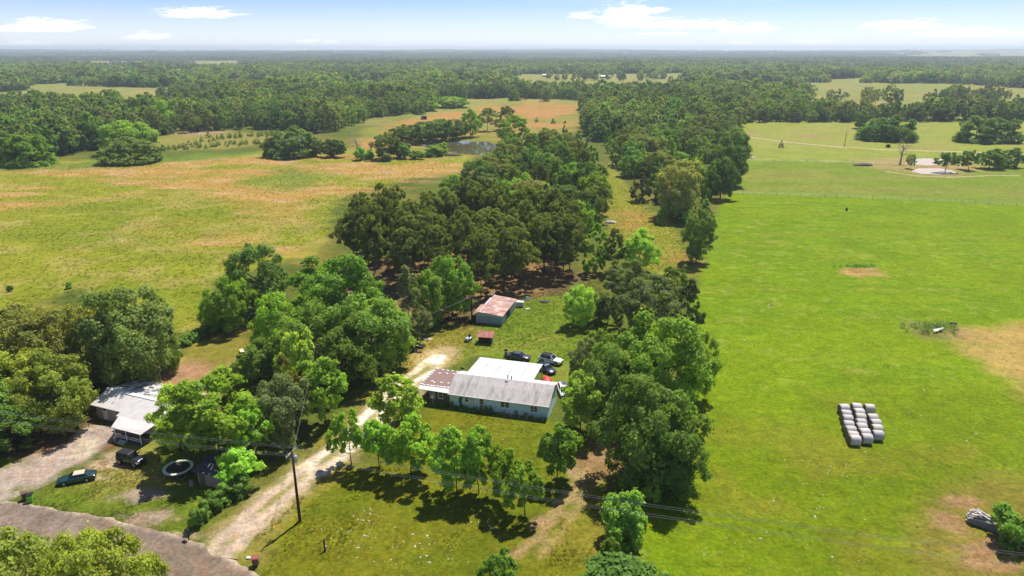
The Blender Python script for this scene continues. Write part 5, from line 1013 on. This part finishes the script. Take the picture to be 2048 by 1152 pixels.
for k,off in enumerate((-.95,-.62,.62,.95)):
    o2=perp*off; wn=['outermost front','inner front','inner rear','outermost rear'][k]
    for q,sd_,sag in((pl,'left',.7),(prt,'right',1.2)): wire('power_line',(p0[0]+o2[0],p0[1]+o2[1],PH),(q[0]+o2[0],q[1]+o2[1],PH),sag,.0125,'%s power line running from the driveway pole to the %s'%(wn,sd_),'power lines along the road')
ps=at(944,645); hsp=height_to(*ps,592)
upole('yard_pole',ps,hsp,'plain dark pole at the front corner of the rusty shed',False); MB_=empty('meter_cabinet',(ps[0]-.3,ps[1]-.35),0,'small black box at the foot of the yard pole','box'); MB().box(-.35,.35,-.3,.3,0,.55).build('case',BLACK,MB_); MB().slab([(-.4,-.35,.6),(.4,-.35,.6),(.4,.35,.64),(-.4,.35,.64)],.04).build('lid',BLACK,MB_)
hp=at(640,790); upole('wood_pole',hp,8.5,'pole hidden among the trees left of the driveway',False)
wire('service_wire',(p0[0],p0[1],PH-.3),(hp[0],hp[1],8.3),.5,.013,'service wire climbing from the driveway pole into the left trees'); wire('service_wire',(ps[0],ps[1],hsp-.1),(hp[0],hp[1],8.3),1.0,.018,'dark service wire from the yard pole into the left trees')
wire('service_wire',(p0[0],p0[1],PH-.5),(lx+9.5,ly+6,4.2),.4,.013,'service wire from the driveway pole to the tan house')
x,y=at(1689,293); upole('farm_pole',(x,y),height_to(x,y,262),'bare pole standing alone by the farm track',False)
# ------------------------------------------------------------------ fences of the pasture
def fence(pts,step,label):
    P=np.array([at(*p) for p in pts]); seg=np.r_[0,np.cumsum(np.hypot(*np.diff(P,axis=0).T))]; t=np.arange(0,seg[-1],step); xs=np.interp(t,seg,P[:,0]); ys_=np.interp(t,seg,P[:,1]); r=empty('field_fence',(xs[0],ys_[0]),0,label,'fence'); pm=MB().tube([(0,0,-.1),(0,0,1.25)],.07,5).mesh('post',PALEW)
    for x,y in zip(xs,ys_): o=link(bpy.data.objects.new('post',pm),r); o.location=(x-xs[0],y-ys_[0],0); o.rotation_euler=(R(wr.uniform(-3,3)),R(wr.uniform(-3,3)),0)
    for z in(.4,.75,1.1): MB().tube([(x-xs[0],y-ys_[0],z) for x,y in zip(xs,ys_)],.012,3,cap=False).build('strand',WIRE,r)
fence([(1462,388),(1700,396),(1900,405),(2120,418)],4.0,'wire fence of thin posts crossing the right pasture'); fence([(1480,322),(1600,324),(1790,330)],5.0,'farther wire fence left of the bare dead tree')
# ------------------------------------------------------------------ bins, mailbox, trampoline and other small things
def bin_(px,py,body,lid,label,rz,lean=0):
    x,y=at(px,py); r=empty('wheelie_bin',(x,y),rz,label,'bin'); r.rotation_euler[0]=lean
    MB().hexa([(-.24,-.26,.06),(.24,-.26,.06),(.24,.24,.06),(-.24,.24,.06)],[(-.31,-.36,1.0),(.31,-.36,1.0),(.31,.34,1.0),(-.31,.34,1.0)]).build('tub',body,r,bevel=.03); MB().hexa([(-.34,-.39,1.005),(.34,-.39,1.005),(.34,.40,1.005),(-.34,.40,1.005)],[(-.28,-.33,1.09),(.28,-.33,1.09),(.28,.32,1.09),(-.28,.32,1.09)]).build('lid',lid,r)
    MB().tube([(-.26,.46,.98),(.26,.46,.98)],.025,6).build('handle',lid,r)
    for s in(-.24,.24): MB().tube([(s-.03,.28,.12),(s+.03,.28,.12)],.12,10).build('wheel',TYRE,r)
LIME=mat('lime_plastic',(.14,.48,.03),.5,var=.06); BRN=mat('brown_plastic',(.13,.085,.06),.6,var=.15); REDL=mat('dull_red_plastic',(.28,.075,.06),.6,var=.15)
bin_(62,1004,LIME,BLACK,'lime green wheeled bin with dark lid by the road',R(20)); bin_(51,1000,BRN,BRN,'brown wheeled bin behind the lime green one',R(40)); bin_(512,1131,BRN,REDL,'brown bin with dull red lid at the driveway mouth',R(12))
x,y=at(497,1117); tag(MB().box(-.22,.22,-.16,.16,0,.18).build('white_bag',WHITE,None,True,(x,y,0),.08),'white bag lying beside the red-lidded bin','bag')
x,y=at(378,1080); mb=empty('mailbox',(x,y),R(-35),'black mailbox on a post at the road edge','mailbox'); MB().box(-.05,.05,-.05,.05,-.05,1.0).build('post',POLE,mb); MB().loft([[(xx,math.cos(a_)*.16,1.2+math.sin(a_)*.16 if a_<=math.pi else 1.02) for a_ in (0,.5,1.05,1.57,2.1,2.6,3.14,3.6,5.8)] for xx in(-.32,.32)]).build('box',BLACK,mb); MB().box(.321,.335,-.13,.13,1.03,1.3).build('door',BLACK,mb); MB().box(-.05,.12,.165,.175,1.25,1.42).build('flag',REDL,mb)
x,y=at(650,1101); mp=empty('meter_post',(x,y),0,'short black meter post standing in the front lawn','post'); MB().box(-.08,.08,-.06,.06,-.05,1.35).build('post_shaft',POLE,mp); MB().box(.06,.24,-.12,.06,.25,.62).build('meter',METAL,mp,bevel=.03); MB().box(-.1,.1,-.08,.08,1.35,1.40).build('cap',BLACK,mp)
x,y=at(358,946); tp=empty('trampoline',(x,y),0,'round trampoline with pale rim pad and black mat beside the tan shed','trampoline'); rad=1.78; n=40
MB().hexa([(math.cos(6.2832*i/n)*1.4,math.sin(6.2832*i/n)*1.4,.80) for i in range(n)],[(math.cos(6.2832*i/n)*1.4,math.sin(6.2832*i/n)*1.4,.815) for i in range(n)]).build('mat',mat('black_mat',(.02,.02,.02),.8),tp)
m=MB()
for i in range(n):
    a0,a1=6.2832*i/n,6.2832*(i+1)/n; m.slab([(math.cos(a0)*1.39,math.sin(a0)*1.39,.83),(math.cos(a0)*rad,math.sin(a0)*rad,.84),(math.cos(a1)*rad,math.sin(a1)*rad,.84),(math.cos(a1)*1.39,math.sin(a1)*1.39,.83)],.05)
m.build('rim_pad',mat('faded_pad',(.62,.64,.50),.7,var=.2,scale=2,col2=(.45,.58,.36),thr=(.5,.6)),tp)
MB().tube([(math.cos(6.2832*i/24)*1.74,math.sin(6.2832*i/24)*1.74,.75) for i in range(25)],.03,5,cap=False).build('frame',METAL,tp)
for i in range(4):
    a_=.6+1.5708*i; MB().tube([(math.cos(a_-.22)*1.72,math.sin(a_-.22)*1.72,.75),(math.cos(a_-.22)*1.72,math.sin(a_-.22)*1.72,.02),(math.cos(a_+.22)*1.72,math.sin(a_+.22)*1.72,.02),(math.cos(a_+.22)*1.72,math.sin(a_+.22)*1.72,.75)],.025,5).build('leg',METAL,tp)
# lumber pile
x,y=at(1966,1050); lp=empty('lumber_pile',(x,y),R(-38),'pile of grey weathered boards by the bush at the right border','lumber pile'); GW=mat('weathered_boards',(.36,.33,.30),.9,var=.25,scale=3,stretch=(.4,3,3),tint=True)
for k in range(7):
    for i in range(6):
        o=MB().box(-1.5+wr.uniform(-.25,.25),1.5+wr.uniform(-.25,.25),-.09,.09,0,.05).build('board',GW,lp); o.location=(0,-.62+i*.24+wr.uniform(-.03,.03),.06+k*.12+wr.uniform(0,.03)); o.rotation_euler=(R(wr.uniform(-4,4)),R(wr.uniform(-3,3)),R(wr.uniform(-5,5))); q=wr.uniform(.6,1.35); o.color=(q,q,q,1)
for i in range(12):
    o=MB().box(-1.1,1.1,-.08,.08,0,.05).build('board',GW,lp); o.location=(wr.uniform(-.5,.5),wr.uniform(-.4,.4),.93+.04*i); o.rotation_euler=(R(wr.uniform(-9,9)),R(wr.uniform(-7,7)),R(wr.uniform(-35,35))); q=wr.uniform(.9,1.6); o.color=(q,q,q,1)
# weedy mounds in the pasture
MC=[at(1878,662)]; leafy('weed_patch','weedy mound with scrap in the right pasture',[(MC[0][0]+wr.gauss(0,2.1),MC[0][1]+wr.gauss(0,1.6),.35+.55*wr.random(),.32) for _ in range(60)],3000,.12,(.06,.09,.028),51,'weeds')
MD=at(1722,540); leafy('weed_patch','dark weeds on the small dug bank in the pasture',[(MD[0]+wr.gauss(.2,2.0)+0*i,MD[1]+1.3+wr.gauss(0,.5)-.25*0,.4+.3*wr.random(),.22) for i in range(34)],2200,.13,(.06,.11,.025),52,'weeds')
x,y=at(1872,664); sc=empty('scrap_metal',(x,y-.9,.75),R(14),'bright crumpled sheet metal lying on the weedy mound','scrap'); 
for i in range(3): MB().slab([(-1.3+i*.75,-.25+.1*i,.12*i),(-.5+i*.75,-.3+.15*i,.1+.1*i),(-.5+i*.75,.2+.1*i,.25),(-1.3+i*.75,.25,.2)],.02).build('sheet',WHITE,sc)
x,y=at(1906,651); tag(MB().hexa([(-.6,-.2,0),(.6,-.25,0),(.6,.25,0),(-.6,.25,0)],[(-.55,-.2,.35),(.62,-.2,.2),(.62,.2,.25),(-.5,.22,.4)]).build('black_pipe_section',BLACK,None,False,(x,y,.3)),'black trough at the right end of the weedy mound','trough')
x,y=at(1692,428); df=empty('deer_feeder',(x,y),0,'small dark feeder on legs standing in the open pasture','feeder'); MB().tube([(0,0,.9),(0,0,1.2),(0,0,1.9),(0,0,2.0)],[.12,.34,.34,.1],12).build('drum',mat('drab_green',(.03,.035,.02),.7),df,True)
for i in range(3): MB().tube([(math.cos(2.094*i)*.62,math.sin(2.094*i)*.62,0),(math.cos(2.094*i)*.3,math.sin(2.094*i)*.3,1.7)],.03,5).build('leg',METAL,df)
# back yard things
x,y=at(1040,613); bx=empty('chest_freezer',(x,y),R(-12),'white chest freezer standing right of the rusty shed','freezer'); MB().box(-.75,.75,-.45,.45,.02,1.0).build('cabinet',mat('dull_grey_enamel',(.42,.40,.37),.5),bx,bevel=.03); MB().box(-.8,.8,-.5,.5,1.005,1.12).build('lid',WHITE,bx,bevel=.03); MB().box(-.15,.15,-.53,-.501,.9,.96).build('handle',METAL,bx)
x,y=at(1055,602); tag(MB().hexa([(-.4,-.05,0),(.4,-.05,0),(.35,.5,0),(-.35,.5,0)],[(-.38,.2,.9),(.38,.2,.9),(.35,.35,.85),(-.35,.35,.85)]).build('appliance_shell',WHITE,None,False,(x,y,0),.04),'white appliance shell leaning in the grass behind the freezer','appliance'); x,y=at(1056,618); tag(MB().hexa([(-.5,-.3,0),(.5,-.25,0),(.4,.3,0),(-.45,.3,0)],[(-.4,-.2,.12),(.4,-.2,.18),(.3,.2,.15),(-.35,.2,.1)]).build('white_board',WHITE,None,False,(x,y,0)),'white board lying in the grass in front of the freezer','board')
def heap(name,label,px,py,rx,ry,h,m,seed,cat):
    x,y=at(px,py); rs_=np.random.RandomState(seed); b=MB(); secs=[]
    for k in range(6):
        f=math.cos(k/5*1.5); z=h*math.sin(k/5*1.5); secs.append([(math.cos(a_)*rx*f*rs_.uniform(.85,1.15),math.sin(a_)*ry*f*rs_.uniform(.85,1.15),z*rs_.uniform(.85,1.1)-(.05 if k==0 else 0)) for a_ in np.linspace(0,6.283,15)[:-1]])
    b.loft(secs); tag(b.build(name,m,None,True,(x,y,0)),label,cat)
heap('tarp_heap','dark grey tarp-covered heap in the left back yard',402,776,1.7,1.2,1.1,mat('grey_tarp',(.12,.115,.12),.5,var=.4,scale=2,col2=(.36,.34,.34),thr=(.5,.65)),4,'tarp heap')
heap('red_tarp','red tarp over a low heap behind the blue house',1094,762,.75,1.3,.7,mat('red_tarp',(.62,.055,.06),.5,var=.1),5,'tarp'); heap('brush_pile','grey brush pile in the back yard grass',1090,604,1.1,.8,.45,mat('brush',(.10,.08,.06),.95,var=.5,scale=8),6,'brush pile')
heap('brush_pile','grey brown brush pile by the far pasture fence',1727,331,4.2,2.2,1.1,mat('brush',(.10,.08,.06),.95,var=.5,scale=8),7,'brush pile'); heap('white_debris','pale debris pile at the foot of the grass strip',1222,446,1.6,.9,.8,mat('white_debris_mat',(.62,.58,.56),.8,var=.3,scale=3,col2=(.2,.18,.16),thr=(.45,.55)),8,'debris'); heap('rock_pile','pale rock pile at the pasture corner by the wood',1499,316,3.2,1.5,.8,STONE,9,'rock pile'); heap('brush_pile','brown brush pile at the near shore of the brown pond',905,311,4.5,2.5,1.2,mat('brush',(.10,.08,.06),.95,var=.5,scale=8),11,'brush pile')
x,y=at(484,706); bn=empty('garden_bench',(x,y),R(-60),'cream topped bench on the mown left yard','bench'); MB().box(-.75,.75,-.3,.3,.42,.5).build('seat',mat('cream_paint',(.72,.64,.44),.7),bn,bevel=.02)
for s in(-.6,.6): MB().box(s-.06,s+.06,-.25,.25,0,.42).build('leg',DARKB,bn)
x,y=at(480,723); bk=empty('garden_chair',(x,y),R(30),'black padded chair on the mown left yard','chair'); MB().box(-.45,.45,-.4,.4,.2,.5).build('seat',BLACK,bk,bevel=.05); MB().box(-.45,.45,.3,.48,.5,1.1).build('backrest',BLACK,bk,bevel=.05); MB().box(-.45,-.3,-.4,.3,.5,.7).build('armrest',BLACK,bk); MB().box(.3,.45,-.4,.3,.5,.7).build('armrest',BLACK,bk)
x,y=at(838,703); gr=empty('barrel_grill',(x,y),R(-10),'black barrel grill on pale legs at the shaded end of the driveway','grill'); MB().tube([(-.75,0,.8),(-.7,0,.8),(.7,0,.8),(.75,0,.8)],[.22,.3,.3,.22],12).build('barrel',BLACK,gr,True)
for xx in(-.55,-.2,.2,.55): MB().tube([(xx,-.28,0),(xx,-.22,.62)],.04,5).build('leg',WHITE,gr)
for xx in(-.55,.55): MB().tube([(xx,.25,0),(xx,.2,.62)],.04,5).build('leg',WHITE,gr)
MB().tube([(-.4,.1,1.05),(-.4,.1,1.45)],.05,8).build('chimney',BLACK,gr)
x,y=at(855,679); tag(MB().box(-.9,.9,-.06,.06,.02,.08).box(-.7,.8,.12,.24,.02,.07).build('white_planks',WHITE,None,False,(x,y,0)),'two pale planks lying in the driveway shade','planks')
x,y=at(1012,713); ct=empty('hand_cart',(x,y),R(10),'upright dark hand cart behind the grey sedan','cart'); MB().box(-.25,.25,-.04,.04,.15,1.35).build('back_frame',DARKB,ct); MB().box(-.25,.25,-.35,-.04,.12,.17).build('toe_plate',METAL,ct); MB().box(-.2,.2,-.3,-.045,.18,1.0).build('load',mat('grey_crate',(.25,.24,.22),.8),ct)
for s in(-.28,.28): MB().tube([(s-.03,.08,.13),(s+.03,.08,.13)],.13,10).build('wheel',TYRE,ct)
# ------------------------------------------------------------------ the hazy air
hb=MB(); hb.box(-14800,14800,-120,12900,-14,88); hz_=hb.build('haze',[]); tag(hz_,'thin bluish summer haze over the land',kind='stuff')
hm=bpy.data.materials.new('haze'); n,l=nodes_of(hm); n.remove(n['Principled BSDF']); pv=n.new('ShaderNodeVolumePrincipled'); pv.inputs['Color'].default_value=(.80,.91,1.0,1); pv.inputs['Density'].default_value=HAZE; pv.inputs['Anisotropy'].default_value=.25
l.new(pv.outputs[0],n['Material Output'].inputs['Volume']); hz_.data.materials.append(hm)
